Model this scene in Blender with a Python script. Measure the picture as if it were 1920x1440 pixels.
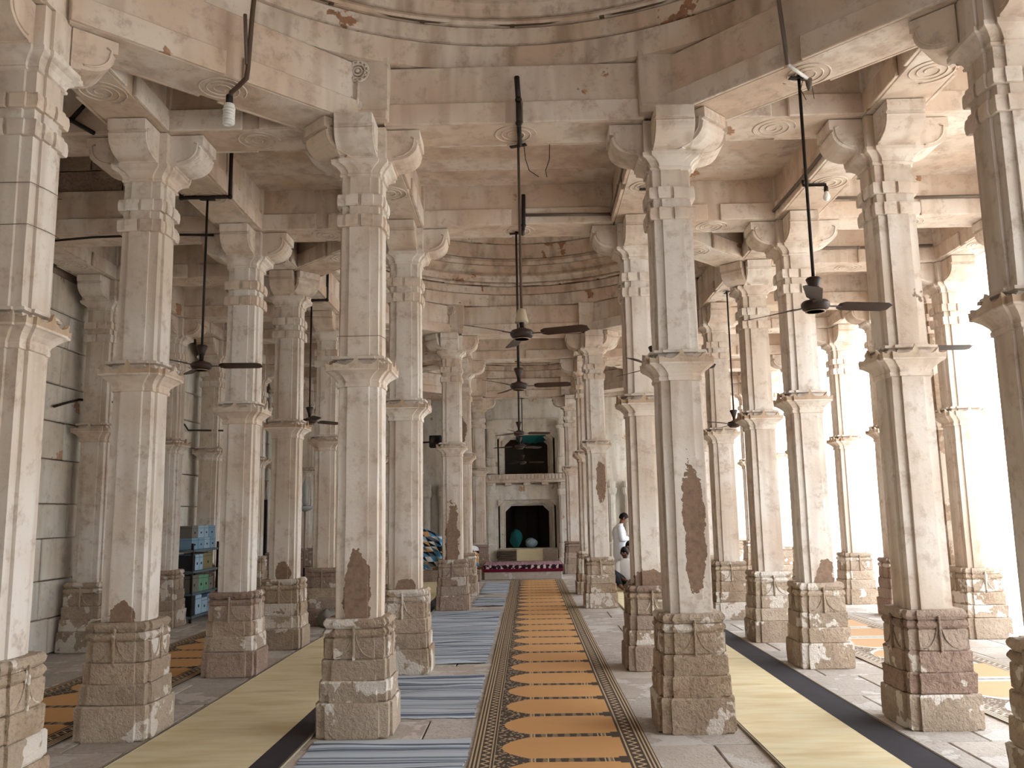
import bpy, bmesh, math, random
from mathutils import Vector, Matrix

for o in list(bpy.data.objects):
    bpy.data.objects.remove(o, do_unlink=True)
SC = bpy.context.scene
COL = SC.collection
PI = math.pi

# ------------------------------------------------------------------ camera
PITCH, YAW, ROLL, EYE = 0.1506, -0.0158, 0.0176, Vector((0.05, 0.0, 1.6))
cam_d = bpy.data.cameras.new('camera')
cam_d.sensor_width = 36.0
cam_d.lens = 36.0 * 1600 / 1920
cam_d.clip_start = 0.05
cam_d.clip_end = 500
cam = bpy.data.objects.new('camera', cam_d)
COL.objects.link(cam)
fwd = Vector((math.sin(YAW) * math.cos(PITCH), math.cos(YAW) * math.cos(PITCH), math.sin(PITCH)))
right = Vector((math.cos(YAW), -math.sin(YAW), 0))
upv = right.cross(fwd)
R0 = Matrix((right, upv, -fwd)).transposed()
cam.matrix_world = Matrix.Translation(EYE) @ (R0 @ Matrix.Rotation(-ROLL, 3, 'Z')).to_4x4()
SC.camera = cam

# ------------------------------------------------------------------ world, sun, exposure
W = bpy.data.worlds.new('sky')
SC.world = W
W.use_nodes = True
bg = W.node_tree.nodes['Background']
bg.inputs['Color'].default_value = (0.89, 0.945, 1.0, 1)
bg.inputs['Strength'].default_value = 2.0
sun_d = bpy.data.lights.new('sun', 'SUN')
sun_d.energy = 1.6
sun_d.angle = math.radians(2)
sun_d.color = (1.0, 0.97, 0.92)
sun = bpy.data.objects.new('sun', sun_d)
COL.objects.link(sun)
sun.rotation_euler = (math.radians(-12), math.radians(-8), 0)
vs = SC.view_settings
vs.view_transform = 'Standard'
vs.look = 'None'
vs.exposure = 1.68
vs.gamma = 1.0
vs.use_curve_mapping = False
SC.cycles.diffuse_bounces = 4
SC.cycles.glossy_bounces = 2
SC.cycles.max_bounces = 6
SC.cycles.use_adaptive_sampling = True
SC.cycles.adaptive_threshold = 0.04
SC.cycles.caustics_reflective = False
SC.cycles.caustics_refractive = False

# ------------------------------------------------------------------ node expressions
class X:
    def __init__(s, nt, v): s.nt, s.v = nt, v
    def _m(s, op, *a):
        n = s.nt.nodes.new('ShaderNodeMath'); n.operation = op
        for i, q in enumerate((s,) + a):
            q = q.v if isinstance(q, X) else q
            if isinstance(q, (int, float)): n.inputs[i].default_value = q
            else: s.nt.links.new(q, n.inputs[i])
        return X(s.nt, n.outputs[0])
    def __add__(s, o): return s._m('ADD', o)
    def __sub__(s, o): return s._m('SUBTRACT', o)
    def __mul__(s, o): return s._m('MULTIPLY', o)
    def __truediv__(s, o): return s._m('DIVIDE', o)
    def __radd__(s, o): return s + o
    def __rmul__(s, o): return s * o
    def __rsub__(s, o): return (s * -1.0) + o
    def abs(s): return s._m('ABSOLUTE')
    def frac(s): return s._m('FRACT')
    def floor(s): return s._m('FLOOR')
    def sin(s): return s._m('SINE')
    def sqrt(s): return s._m('SQRT')
    def gt(s, o): return s._m('GREATER_THAN', o)
    def lt(s, o): return s._m('LESS_THAN', o)
    def min(s, o): return s._m('MINIMUM', o)
    def max(s, o): return s._m('MAXIMUM', o)
    def clamp(s): return s.max(0.0).min(1.0)
    def smooth(s, a, b):
        n = s.nt.nodes.new('ShaderNodeMapRange'); n.interpolation_type = 'SMOOTHSTEP'
        s.nt.links.new(s.v, n.inputs[0]); n.inputs[1].default_value = a; n.inputs[2].default_value = b
        return X(s.nt, n.outputs[0])
    def band(s, a, b): return s.gt(a) * s.lt(b)

class MatB:
    """small helper to write procedural materials"""
    def __init__(s, name, rough=0.85):
        s.m = bpy.data.materials.new(name); s.m.use_nodes = True
        s.nt = s.m.node_tree; s.b = s.nt.nodes['Principled BSDF']
        s.b.inputs['Roughness'].default_value = rough
        s.b.inputs['Specular IOR Level'].default_value = 0.25
        tc = s.nt.nodes.new('ShaderNodeTexCoord')
        s.obj = tc.outputs['Object']
        s.info = s.nt.nodes.new('ShaderNodeObjectInfo')
        s.geo = s.nt.nodes.new('ShaderNodeNewGeometry')
    def X(s, sock): return X(s.nt, sock)
    def rnd(s): return X(s.nt, s.info.outputs['Random'])
    def xyz(s, vec=None):
        n = s.nt.nodes.new('ShaderNodeSeparateXYZ'); s.nt.links.new(vec or s.obj, n.inputs[0])
        return [X(s.nt, n.outputs[i]) for i in range(3)]
    def vec(s, scale=(1, 1, 1), shift=True, src=None):
        n = s.nt.nodes.new('ShaderNodeVectorMath'); n.operation = 'MULTIPLY_ADD'
        s.nt.links.new(src or s.obj, n.inputs[0]); n.inputs[1].default_value = scale
        if shift:
            q = s.rnd() * 61.0
            c = s.nt.nodes.new('ShaderNodeCombineXYZ')
            for i in range(3): s.nt.links.new(q.v, c.inputs[i])
            s.nt.links.new(c.outputs[0], n.inputs[2])
        return n.outputs[0]
    def noise(s, scale, detail=4, vec=None, rough=0.55, dist=0.0):
        n = s.nt.nodes.new('ShaderNodeTexNoise'); n.inputs['Scale'].default_value = scale
        n.inputs['Detail'].default_value = detail; n.inputs['Roughness'].default_value = rough
        n.inputs['Distortion'].default_value = dist
        s.nt.links.new(vec or s.vec(), n.inputs['Vector'])
        return X(s.nt, n.outputs['Fac'])
    def voro(s, scale, vec=None, feature='F1', out='Distance'):
        n = s.nt.nodes.new('ShaderNodeTexVoronoi'); n.feature = feature; n.inputs['Scale'].default_value = scale
        s.nt.links.new(vec or s.vec(), n.inputs['Vector'])
        return n.outputs[out]
    def mix(s, f, a, b):
        n = s.nt.nodes.new('ShaderNodeMix'); n.data_type = 'RGBA'
        if isinstance(f, X): s.nt.links.new(f.v, n.inputs[0])
        else: n.inputs[0].default_value = f
        for q, i in ((a, 6), (b, 7)):
            if isinstance(q, tuple): n.inputs[i].default_value = q + (1,) if len(q) == 3 else q
            else: s.nt.links.new(q, n.inputs[i])
        return n.outputs[2]
    def color(s, c):
        if isinstance(c, tuple): s.b.inputs['Base Color'].default_value = c + (1,)
        else: s.nt.links.new(c, s.b.inputs['Base Color'])
        return s
    def bump(s, h, strength=0.3, dist=0.01):
        n = s.nt.nodes.new('ShaderNodeBump'); n.inputs['Strength'].default_value = strength
        n.inputs['Distance'].default_value = dist
        s.nt.links.new(h.v, n.inputs['Height']); s.nt.links.new(n.outputs[0], s.b.inputs['Normal'])
        return s

def srgb(r, g, b):
    f = lambda c: (c / 255 / 12.92) if c / 255 <= 0.04045 else ((c / 255 + 0.055) / 1.055) ** 2.4
    return (f(r), f(g), f(b))

M = {}
def plain(name, col, rough=0.7, metal=0.0, var=0.12, scale=6.0):
    b = MatB(name, rough); b.b.inputs['Metallic'].default_value = metal
    n = b.noise(scale, 3)
    dk = tuple(c * (1 - var) for c in col); lt = tuple(min(1, c * (1 + var)) for c in col)
    b.color(b.mix(n, dk, lt)); M[name] = b.m
    return b.m

def plaster(name, base, warm, grime, stone, patch_level=0.70, patch_obj=False, warm_amt=0.8, grime_amt=0.5, crack=False):
    """limewashed stone: warm stains, grime streaks and places where the wash has come off"""
    b = MatB(name, 0.9)
    v0 = b.vec()
    big = b.noise(1.1, 2, v0)
    st = b.noise(2.2, 2, b.vec((2.4, 2.4, 0.22)))
    fine = b.noise(26, 2, v0)
    mid = b.noise(6.5, 4, v0, rough=0.65)
    c = b.mix(big.smooth(0.36, 0.64) * warm_amt, base, warm)
    c = b.mix(st.smooth(0.44, 0.72) * grime_amt, c, grime)
    c = b.mix(mid.smooth(0.48, 0.74) * 0.5, c, grime)
    c = b.mix((mid * 0.5 + fine * 0.5).smooth(0.54, 0.66) * 0.22, c, tuple(q * 0.75 for q in grime))
    c = b.mix(fine.smooth(0.60, 0.72) * 0.3, c, base)
    pn = b.noise(1.5, 5, v0, 0.6)
    mask = pn.smooth(patch_level, patch_level + 0.012)
    if patch_obj:
        # one worn place of this very object, stored in its object colour (x, z, half width, half height)
        x, y, z = b.xyz()
        n = b.nt.nodes.new('ShaderNodeSeparateColor'); b.nt.links.new(b.info.outputs['Color'], n.inputs[0])
        cx, cz, sx = (X(b.nt, n.outputs[i]) for i in range(3))
        sz = X(b.nt, b.info.outputs['Alpha'])
        dx = (x - cx) / sx; dz = (z - cz) / sz
        rr = (dx * dx + dz * dz).sqrt() + (mid - 0.5) * 1.3 + (pn - 0.5) * 0.8
        mask = mask.max(rr.lt(0.9) * y.lt(-0.05))
    sc = b.mix((mid * 0.5 + fine * 0.9 - 0.2).clamp(), tuple(q * 0.55 for q in stone), tuple(min(1, q * 1.35) for q in stone))
    c = b.mix(mask, c, sc)
    h = mid
    if crack:
        cr = X(b.nt, b.voro(0.55, b.vec((1, 1, 1)), 'DISTANCE_TO_EDGE')) + (mid - 0.5) * 0.08
        k = cr.lt(0.0022)
        c = b.mix(k * 0.55, c, tuple(q * 0.45 for q in stone))
    b.color(c).bump(h, 0.7, 0.010)
    M[name] = b.m

CREAM, WARM, GRIME, STONE = srgb(230, 223, 215), srgb(212, 195, 177), srgb(174, 150, 130), srgb(146, 122, 104)
plaster('shaft_plaster', CREAM, WARM, GRIME, STONE, 0.74, True)
plaster('capital_plaster', srgb(233, 224, 214), srgb(218, 197, 177), GRIME, srgb(172, 142, 118), 0.71)
plaster('ceiling_plaster', srgb(230, 219, 207), srgb(212, 187, 164), srgb(178, 152, 132), srgb(178, 140, 114), 0.68)
plaster('dome_plaster', srgb(228, 216, 203), srgb(210, 184, 160), srgb(160, 134, 114), srgb(166, 126, 100), 0.64, grime_amt=0.7)
plaster('wall_plaster', srgb(238, 235, 226), srgb(226, 212, 194), srgb(190, 180, 168), srgb(200, 166, 140), 0.66)
plaster('leaf_plaster', srgb(214, 200, 182), srgb(186, 158, 130), srgb(150, 120, 94), srgb(160, 124, 98), 0.66)
plaster('rough_pier', srgb(212, 202, 190), srgb(196, 178, 158), srgb(160, 144, 126), srgb(172, 150, 130), 0.5)

def stone_base(name, a, b_, wash, level, bd=0.022):
    b = MatB(name, 0.93)
    v0 = b.vec(); n1 = b.noise(3.0, 2, v0); n2 = b.noise(30, 3, v0, rough=0.7); n3 = b.noise(2.3, 4, v0, rough=0.6)
    c = b.mix(n1.smooth(0.35, 0.65), a, b_)
    c = b.mix(n2.smooth(0.48, 0.68) * 0.6, c, tuple(q * 0.5 for q in a))
    c = b.mix(n3.smooth(0.36, 0.46) * 0.0 + (n1 * 0.5 + n3 * 0.5).smooth(0.52, 0.60) * 0.4, c, tuple(q * 0.68 for q in b_))
    # tint from block to block
    c = b.mix(b.rnd() * 0.55, c, srgb(200, 186, 170)); c = b.mix((b.rnd() * 7.0).frac() * 0.4, c, tuple(q * 0.55 for q in a))
    k = n3.smooth(level, level + 0.015)
    c = b.mix(k * 0.85, c, wash)
    b.color(c).bump(n2, 1.0, bd)
    M[name] = b.m
stone_base('base_stone', srgb(172, 149, 127), srgb(200, 179, 156), srgb(230, 222, 212), 0.555)
stone_base('red_stone', srgb(150, 124, 110), srgb(176, 150, 134), srgb(216, 206, 194), 0.60)
stone_base('flag_stone', srgb(188, 178, 170), srgb(206, 198, 190), srgb(208, 202, 196), 0.56, 0.008)
stone_base('masonry_stone', srgb(176, 156, 138), srgb(204, 184, 164), srgb(190, 176, 160), 0.66)
stone_base('court_stone', srgb(214, 206, 194), srgb(232, 226, 216), srgb(238, 234, 226), 0.5)
plain('wall_joint', srgb(150, 132, 116), 0.95)
plain('joint_earth', srgb(98, 84, 74), 0.95)
plain('fan_brown', srgb(62, 48, 42), 0.4)
plain('fan_cream', srgb(190, 174, 150), 0.5)
plain('dark_iron', srgb(52, 44, 40), 0.55, 0.3)
plain('grey_iron', srgb(120, 108, 98), 0.6, 0.2)
plain('cable_brown', srgb(92, 76, 64), 0.7)
plain('black_cloth', srgb(34, 32, 34), 0.9)
plain('bulb_white', srgb(236, 236, 232), 0.3, var=0.03)
plain('skin', srgb(142, 98, 76), 0.55, var=0.06)
plain('dark_skin', srgb(108, 72, 56), 0.55, var=0.06)
plain('hair_black', srgb(24, 20, 20), 0.6)
plain('white_cloth', srgb(236, 240, 248), 0.9, var=0.04)
plain('offwhite_cloth', srgb(222, 222, 222), 0.9, var=0.05)
plain('trouser_black', srgb(36, 38, 44), 0.9)
plain('steel_blue', srgb(104, 122, 132), 0.5, 0.4)
plain('box_blue', srgb(128, 160, 186), 0.8)
plain('box_pale', srgb(160, 186, 206), 0.8)
plain('box_dark', srgb(48, 48, 52), 0.85)
plain('box_green', srgb(110, 158, 128), 0.8)
plain('box_tan', srgb(140, 130, 98), 0.85)
plain('box_grey', srgb(120, 116, 108), 0.85)
plain('paper_white', srgb(196, 194, 186), 0.9)
plain('teal_cloth', srgb(28, 96, 98), 0.85, var=0.5, scale=14)
plain('plastic_wrap', srgb(140, 160, 172), 0.3, var=0.4, scale=18)
plain('dark_wood', srgb(44, 36, 32), 0.7)
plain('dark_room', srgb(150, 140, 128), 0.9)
plain('copper_bowl', srgb(170, 150, 130), 0.4, 0.3)
plain('glass_lamp', srgb(200, 204, 206), 0.15)

# ------------------------------------------------------------------ mesh builder
class MB:
    def __init__(s): s.v, s.f, s.sm = [], [], []
    def add(s, vs_, fs, smooth=False):
        o = len(s.v); s.v += [tuple(v) for v in vs_]
        s.f += [tuple(i + o for i in f) for f in fs]; s.sm += [smooth] * len(fs)
        return s
    def box(s, x0, x1, y0, y1, z0, z1, bev=0.0, jit=0.0, rng=random):
        if bev <= 0:
            vs_ = [(x, y, z) for z in (z0, z1) for y in (y0, y1) for x in (x0, x1)]
            if jit: vs_ = [tuple(c + rng.uniform(-jit, jit) for c in v) for v in vs_]
            return s.add(vs_, [(0, 2, 3, 1), (4, 5, 7, 6), (0, 1, 5, 4), (2, 6, 7, 3), (0, 4, 6, 2), (1, 3, 7, 5)])
        bm = bmesh.new(); bmesh.ops.create_cube(bm, size=1)
        for v in bm.verts:
            v.co = Vector(((x0 + x1) / 2 + v.co.x * (x1 - x0), (y0 + y1) / 2 + v.co.y * (y1 - y0), (z0 + z1) / 2 + v.co.z * (z1 - z0)))
            if jit: v.co += Vector([rng.uniform(-jit, jit) for _ in range(3)])
        bmesh.ops.bevel(bm, geom=list(bm.edges), offset=bev, segments=1, affect='EDGES')
        bm.verts.index_update()
        s.add([v.co for v in bm.verts], [[v.index for v in f.verts] for f in bm.faces]); bm.free()
        return s
    def loft(s, rings, cap0=True, cap1=True, smooth=False):
        n = len(rings[0]); vs_ = [p for r in rings for p in r]; fs = []
        for k in range(len(rings) - 1):
            for i in range(n):
                j = (i + 1) % n
                fs.append((k * n + i, k * n + j, (k + 1) * n + j, (k + 1) * n + i))
        if cap0: fs.append(tuple(range(n - 1, -1, -1)))
        if cap1: fs.append(tuple((len(rings) - 1) * n + i for i in range(n)))
        return s.add(vs_, fs, smooth)
    def lathe(s, prof, seg=24, c=(0, 0, 0), smooth=True, a0=0.0):
        rings = [[(c[0] + r * math.cos(a0 + 2 * PI * i / seg), c[1] + r * math.sin(a0 + 2 * PI * i / seg), c[2] + z) for i in range(seg)] for r, z in prof]
        return s.loft(rings, prof[0][0] > 1e-4, prof[-1][0] > 1e-4, smooth)
    def tube(s, pts, r=0.01, seg=6, smooth=True):
        pts = [Vector(p) for p in pts]; rings = []; rr = r if isinstance(r, (list, tuple)) else [r] * len(pts)
        ref = None
        for i, p in enumerate(pts):
            d = (pts[min(i + 1, len(pts) - 1)] - pts[max(i - 1, 0)])
            d = d.normalized() if d.length > 1e-9 else Vector((0, 0, 1))
            if ref is None: ref = Vector((0, 0, 1)) if abs(d.z) < 0.9 else Vector((1, 0, 0))
            u = (ref - d * ref.dot(d))
            u = u.normalized() if u.length > 1e-6 else d.orthogonal().normalized()
            w = d.cross(u); ref = u
            rings.append([p + (u * math.cos(2 * PI * k / seg) + w * math.sin(2 * PI * k / seg)) * rr[i] for k in range(seg)])
        return s.loft(rings, True, True, smooth)
    def ball(s, c, r, seg=12, rows=8, smooth=True):
        r = r if isinstance(r, (tuple, list)) else (r, r, r)
        rings = []
        for k in range(1, rows):
            t = PI * k / rows
            rings.append([(c[0] + r[0] * math.sin(t) * math.cos(2 * PI * i / seg), c[1] + r[1] * math.sin(t) * math.sin(2 * PI * i / seg), c[2] - r[2] * math.cos(t)) for i in range(seg)])
        return s.loft(rings, True, True, smooth)
    def xf(s, m):
        s.v = [tuple(m @ Vector(v)) for v in s.v]; return s
    def mesh(s, name, mat=None):
        me = bpy.data.meshes.new(name); me.from_pydata(s.v, [], s.f)
        bm = bmesh.new(); bm.from_mesh(me)
        bmesh.ops.recalc_face_normals(bm, faces=bm.faces)
        bm.to_mesh(me); bm.free()
        me.polygons.foreach_set('use_smooth', s.sm)
        if mat: me.materials.append(M[mat] if isinstance(mat, str) else mat)
        me.update(); return me
    def build(s, name, mat, parent=None, loc=None, rz=0.0):
        return put(name, s.mesh(name, mat), parent, loc, rz)

def put(name, me, parent=None, loc=None, rz=0.0):
    o = bpy.data.objects.new(name, me); COL.objects.link(o)
    if parent: o.parent = parent
    if loc: o.location = loc
    if rz: o.rotation_euler = (0, 0, rz)
    return o
def empty(name, loc=(0, 0, 0), rz=0.0):
    o = put(name, None, None, loc, rz); o.empty_display_size = 0.1; return o
def tag(o, label=None, cat=None, group=None, kind=None):
    for k, v in (('label', label), ('category', cat), ('group', group), ('kind', kind)):
        if v: o[k] = v
    return o

# ------------------------------------------------------------------ plan of the hall
XL = {'L3': -5.53, 'L2': -3.05, 'L1': -1.26, 'R1': 1.26, 'R2': 3.05, 'R3': 5.62}
STRIP = [6.76, 9.23, 15.0, 17.48, 23.26]
DIAG = [4.98, 11.01, 13.23, 19.26, 21.48]
ROWS = sorted(STRIP + DIAG)
BACKR = [0.70, 2.48]
SOF, CEIL = 4.74, 5.2
DOMES = [(0.70, 2.48, 4.98, 6.76), (9.23, 11.01, 13.23, 15.0), (17.48, 19.26, 21.48, 23.26)]
rng = random.Random(7)

# ------------------------------------------------------------------ floor
flo = MB().box(-6.3, 6.6, -9.2, 28, -0.30, -0.035).build('floor', 'joint_earth')
tag(flo, kind='structure')
fm = []
for k in range(5):
    w = 1.0
    fm.append(None)
def slab_mesh(w, d, k):
    return MB().box(-w / 2, w / 2, -d / 2, d / 2, -0.04, 0.0, 0.006, 0.0).mesh('flagstone', 'flag_stone')
count = 0
xs = [-6.2, -5.3, -4.4, -3.5, -2.75, -1.9, -1.0, -0.25, 0.6, 1.35, 2.15, 2.95, 3.8, 4.7, 5.6, 6.5]
yy = 4.6
sc_cache = {}
while yy < 15.5:
    d = [0.72, 0.9, 0.8][count % 3]; count += 1
    for i in range(len(xs) - 1):
        off = 0.25 if count % 2 else -0.05
        x0, x1 = xs[i] + (off if i else 0), xs[i + 1] + (off if i < len(xs) - 2 else 0)
        key = (round(x1 - x0, 3), d)
        if key not in sc_cache: sc_cache[key] = slab_mesh(x1 - x0 - 0.012, d - 0.012, 0)
        o = put('flagstone', sc_cache[key], flo, ((x0 + x1) / 2, yy + d / 2, rng.uniform(-0.003, 0.0)))
    yy += d
far = MB(); y2 = yy
while y2 < 27.8:
    for i in range(len(xs) - 1):
        far.box(xs[i] + 0.006, xs[i + 1] - 0.006, y2 + 0.006, y2 + 0.89, -0.04, 0.0)
    y2 += 0.9
y2 = 4.6
while y2 > -8.6:
    for i in range(len(xs) - 1):
        far.box(xs[i] + 0.006, xs[i + 1] - 0.006, y2 - 0.89, y2 - 0.006, -0.04, 0.0)
    y2 -= 0.9
tag(far.build('distant_flagstones', 'flag_stone', flo), kind='stuff')
court = MB().box(6.6, 60, -40, 70, -0.4, -0.12).build('floor_courtyard', 'court_stone')
tag(court, kind='structure')

# ------------------------------------------------------------------ pillars
def sec(e, z, dx=0.09, st=0.022):
    c, k = e - dx, e - st
    q = [(c, e), (c, k), (k, k), (k, c), (e, c)]
    out = []
    for t in range(4):
        for (x, y) in q:
            for _ in range(t): x, y = y, -x
            out.append((x, y, z))
    return out
def jloft(prof, jit=0.0, seed=0, **k):
    r = random.Random(seed); rings = []
    for z, e in prof:
        rings.append([(x + r.uniform(-jit, jit), y + r.uniform(-jit, jit), zz + r.uniform(-jit, jit) * 0.5) for x, y, zz in sec(e, z)])
    return MB().loft(rings, **k)
def block(z0, z1, e, seed, r=0.012, jit=0.0045, e2=None):
    e2 = e if e2 is None else e2
    zm = (z0 + z1) / 2
    return jloft([(z0, e - r * 0.6), (z0 + r, e), (zm, (e + e2) / 2), (z1 - r, e2), (z1, e2 - r * 0.8)], jit, seed)

PARTS = []   # (name, mesh variants, child-of name)
def variants(name, mat, fn, n=3): return [fn(s).mesh(name, mat) for s in range(n)]
P = {}
P['plinth'] = [variants('plinth', m, lambda s: block(0.0, 0.25, 0.285, s + 1)) for m in ('base_stone', 'red_stone')]
P['plinth_course'] = [variants('plinth_course', m, lambda s: block(0.25, 0.40, 0.267, s + 11)) for m in ('base_stone', 'red_stone')]
P['step_course'] = [variants('step_course', m, lambda s: block(0.40, 0.55, 0.254, s + 21)) for m in ('base_stone', 'red_stone')]
P['relief_block'] = [variants('relief_block', m, lambda s: block(0.55, 0.705, 0.243, s + 31)) for m in ('base_stone', 'red_stone')]
def roll(z0, z1, e, seed):
    n = 5; pr = []
    for i in range(n + 1):
        t = PI * i / n
        pr.append((z0 + (z1 - z0) * i / n, e - 0.016 + 0.018 * math.sin(t)))
    return jloft(pr, 0.003, seed)
P['lower_roll'] = [variants('base_roll', m, lambda s: roll(0.705, 0.768, 0.249, s + 41)) for m in ('base_stone', 'red_stone')]
P['upper_roll'] = [variants('base_roll', m, lambda s: roll(0.772, 0.84, 0.247, s + 51)) for m in ('base_stone', 'red_stone')]
# carved stem with two hanging curves, one for each face (drawn on the face at -y)
cm = MB()
cm.box(-0.009, 0.009, -0.262, -0.235, 0.545, 0.80, 0.004)
for sgn in (-1, 1):
    pts = []
    for i in range(9):
        t = i / 8 * PI / 2
        pts.append((sgn * (0.012 + 0.115 * (1 - math.cos(t))), -0.2455, 0.77 - 0.20 * math.sin(t)))
    cm.tube(pts, 0.0055, 5)
carve = [cm.mesh('carved_stem', m) for m in ('base_stone', 'red_stone')]
P['lower_shaft'] = variants('lower_shaft', 'shaft_plaster', lambda s: jloft([(0.84, 0.176), (1.2, 0.177), (1.7, 0.176), (2.2, 0.175), (2.60, 0.174)], 0.0025, s + 61))
P['collar'] = variants('collar', 'capital_plaster', lambda s: jloft([(2.60, 0.174), (2.605, 0.186), (2.63, 0.188), (2.64, 0.182), (2.66, 0.19), (2.69, 0.215), (2.715, 0.245), (2.722, 0.262), (2.73, 0.264), (2.74, 0.262), (2.745, 0.22), (2.80, 0.20)], 0.002, s + 71))
def leaves(seed):
    r = random.Random(seed); e = 0.264
    base = sec(e, 0); n = len(base); outer, inner = [], []
    ring_o, ring_h = [], []
    for i in range(n):
        a, b = Vector(base[i]), Vector(base[(i + 1) % n]); L = (b - a).length
        k = 14 if L > 0.2 else (3 if L > 0.04 else 1)
        for j in range(k):
            t = j / k; p = a.lerp(b, t)
            if L > 0.2:
                u = abs(t - 0.5) * 2
                h = 0.03 + 0.075 * max(0, 1 - u * 5) + (0.035 if u > 0.93 else 0.0) + 0.02 * max(0, u - 0.55)
                if 0.2 < u < 0.9: h = 0.028 + 0.02 * ((u - 0.55) / 0.35) ** 2
            else:
                h = 0.045 if t == 0 else 0.035
            ring_o.append(p); ring_h.append(h + r.uniform(-0.004, 0.004))
    m = MB(); n = len(ring_o)
    def sc(p, f): return Vector((p.x * f, p.y * f, 0))
    rings = [[(p.x, p.y, 2.735) for p in ring_o],
             [(p.x * 1.015, p.y * 1.015, 2.735 + h) for p, h in zip(ring_o, ring_h)],
             [(p.x * 0.93, p.y * 0.93, 2.735 + h * 0.96) for p, h in zip(ring_o, ring_h)],
             [(p.x * 0.86, p.y * 0.86, 2.745) for p in ring_o]]
    return m.loft(rings, False, False)
P['collar_leaves'] = variants('collar_leaves', 'leaf_plaster', lambda s: leaves(s))
P['upper_shaft'] = variants('upper_shaft', 'shaft_plaster', lambda s: jloft([(2.745, 0.19), (2.812, 0.19), (2.818, 0.226), (2.838, 0.226), (2.848, 0.178), (2.87, 0.174), (3.2, 0.173), (3.6, 0.172), (4.33, 0.17)], 0.0025, s + 81))
def neck_band(z0, z1, seed):
    r = random.Random(seed); m = MB(); e, gap = 0.196, 0.014
    for t in range(4):
        c, k, i_ = e - 0.085, e - 0.016, 0.13
        poly = [(gap, e), (c, e), (c, k), (k, k), (k, c), (e, c), (e, gap), (i_, gap), (i_, i_), (gap, i_)]
        rings = []
        for z, s in ((z0, 0.975), (z0 + 0.012, 1.0), ((z0 + z1) / 2, 1.012), (z1 - 0.012, 1.0), (z1, 0.975)):
            ring = []
            for x, y in poly:
                x, y = x * s, y * s
                for _ in range(t): x, y = y, -x
                ring.append((x + r.uniform(-.002, .002), y + r.uniform(-.002, .002), z))
            rings.append(ring)
        m.loft(rings)
    return m
P['neck_band_a'] = variants('neck_band', 'capital_plaster', lambda s: neck_band(3.91, 4.01, s + 91))
P['neck_band_b'] = variants('neck_band', 'capital_plaster', lambda s: neck_band(4.085, 4.18, s + 95))
P['capital'] = variants('capital', 'capital_plaster', lambda s: jloft([(4.33, 0.17), (4.335, 0.186), (4.35, 0.188), (4.36, 0.18), (4.385, 0.19), (4.41, 0.215), (4.425, 0.245), (4.43, 0.25), (4.46, 0.25), (4.465, 0.235), (4.732, 0.235)], 0.001, s + 101))
def bracket(w=0.15):
    """scrolled arm carrying a beam, along +x"""
    prof = [(0.20, 4.455), (0.262, 4.46)]
    for i in range(8):
        t = i / 7 * PI / 2
        prof.append((0.262 + 0.20 * math.sin(t), 4.47 + 0.135 * (1 - math.cos(t))))
    prof += [(0.468, 4.618), (0.452, 4.632), (0.452, 4.645), (0.482, 4.648), (0.482, 4.732), (0.20, 4.732)]
    m = MB()
    m.loft([[(x, -w, z) for x, z in prof], [(x, w, z) for x, z in prof]])
    # curled side cheeks
    for sgn in (-1, 1):
        pts = [(0.275 + 0.16 * math.sin(i / 7 * PI / 2), sgn * (w + 0.004), 4.50 + 0.13 * (1 - math.cos(i / 7 * PI / 2))) for i in range(8)]
        pts += [(0.44, sgn * (w + 0.004), 4.66), (0.41, sgn * (w + 0.004), 4.668)]
        m.tube(pts, 0.008, 5)
    return m
BRK = bracket().mesh('bracket_arm', 'capital_plaster')
IMP = {False: MB().box(-0.235, 0.235, -0.235, 0.235, SOF, CEIL + 0.02, 0.008, 0.002, rng).mesh('impost_block', 'capital_plaster'),
       True: MB().box(-0.245, 0.245, -0.30, 0.245, SOF + 0.02, CEIL + 0.10, 0.008, 0.003, rng).box(-0.235, 0.235, -0.315, 0.24, SOF + 0.02, SOF + 0.10, 0.006).mesh('impost_block', 'capital_plaster')}
RUFF = [jloft([(0.84, 0.178), (1.1, 0.18), (1.5, 0.176), (2.0, 0.18), (2.60, 0.174)], 0.008, 5).mesh('lower_shaft', 'rough_pier'),
        jloft([(2.745, 0.19), (2.86, 0.176), (3.3, 0.175), (3.8, 0.172), (4.33, 0.17)], 0.008, 6).mesh('upper_shaft', 'rough_pier')]

ORD = ['first', 'second', 'third', 'fourth', 'fifth', 'sixth', 'seventh', 'eighth', 'ninth', 'tenth', 'eleventh']
WHERE = {'L1': 'in the line just left of the central orange runner',
         'R1': 'in the line just right of the central orange runner',
         'L2': 'in the line left of the left yellow mat',
         'R2': 'in the line right of the right yellow mat',
         'L3': 'standing against the whitewashed block wall',
         'R3': 'in the line along the bright open side'}
# worn places: (line, row) -> part -> (x, z, half width, half height)
WORN = {('L1', 6.76): {'lower_shaft': (-0.03, 0.95, 0.11, 0.42)},
        ('R1', 6.76): {'lower_shaft': (0.05, 1.45, 0.085, 0.55)},
        ('L2', 6.76): {'lower_shaft': (-0.06, 0.86, 0.12, 0.16)},
        ('L1', 15.0): {'lower_shaft': (0.0, 1.05, 0.14, 0.8)},
        ('R1', 15.0): {'lower_shaft': (0.06, 2.1, 0.10, 0.45)},
        ('L1', 9.23): {'lower_shaft': (0.02, 0.85, 0.12, 0.12)},
        ('R2', 9.23): {'lower_shaft': (0.05, 0.87, 0.12, 0.22)},
        ('R1', 9.23): {'lower_shaft': (-0.03, 0.86, 0.2, 0.16)},
        ('L2', 11.01): {'lower_shaft': (0.02, 0.9, 0.09, 0.18)},
        ('L1', 17.48): {'upper_shaft': (0.0, 3.3, 0.1, 0.3)}}
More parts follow.
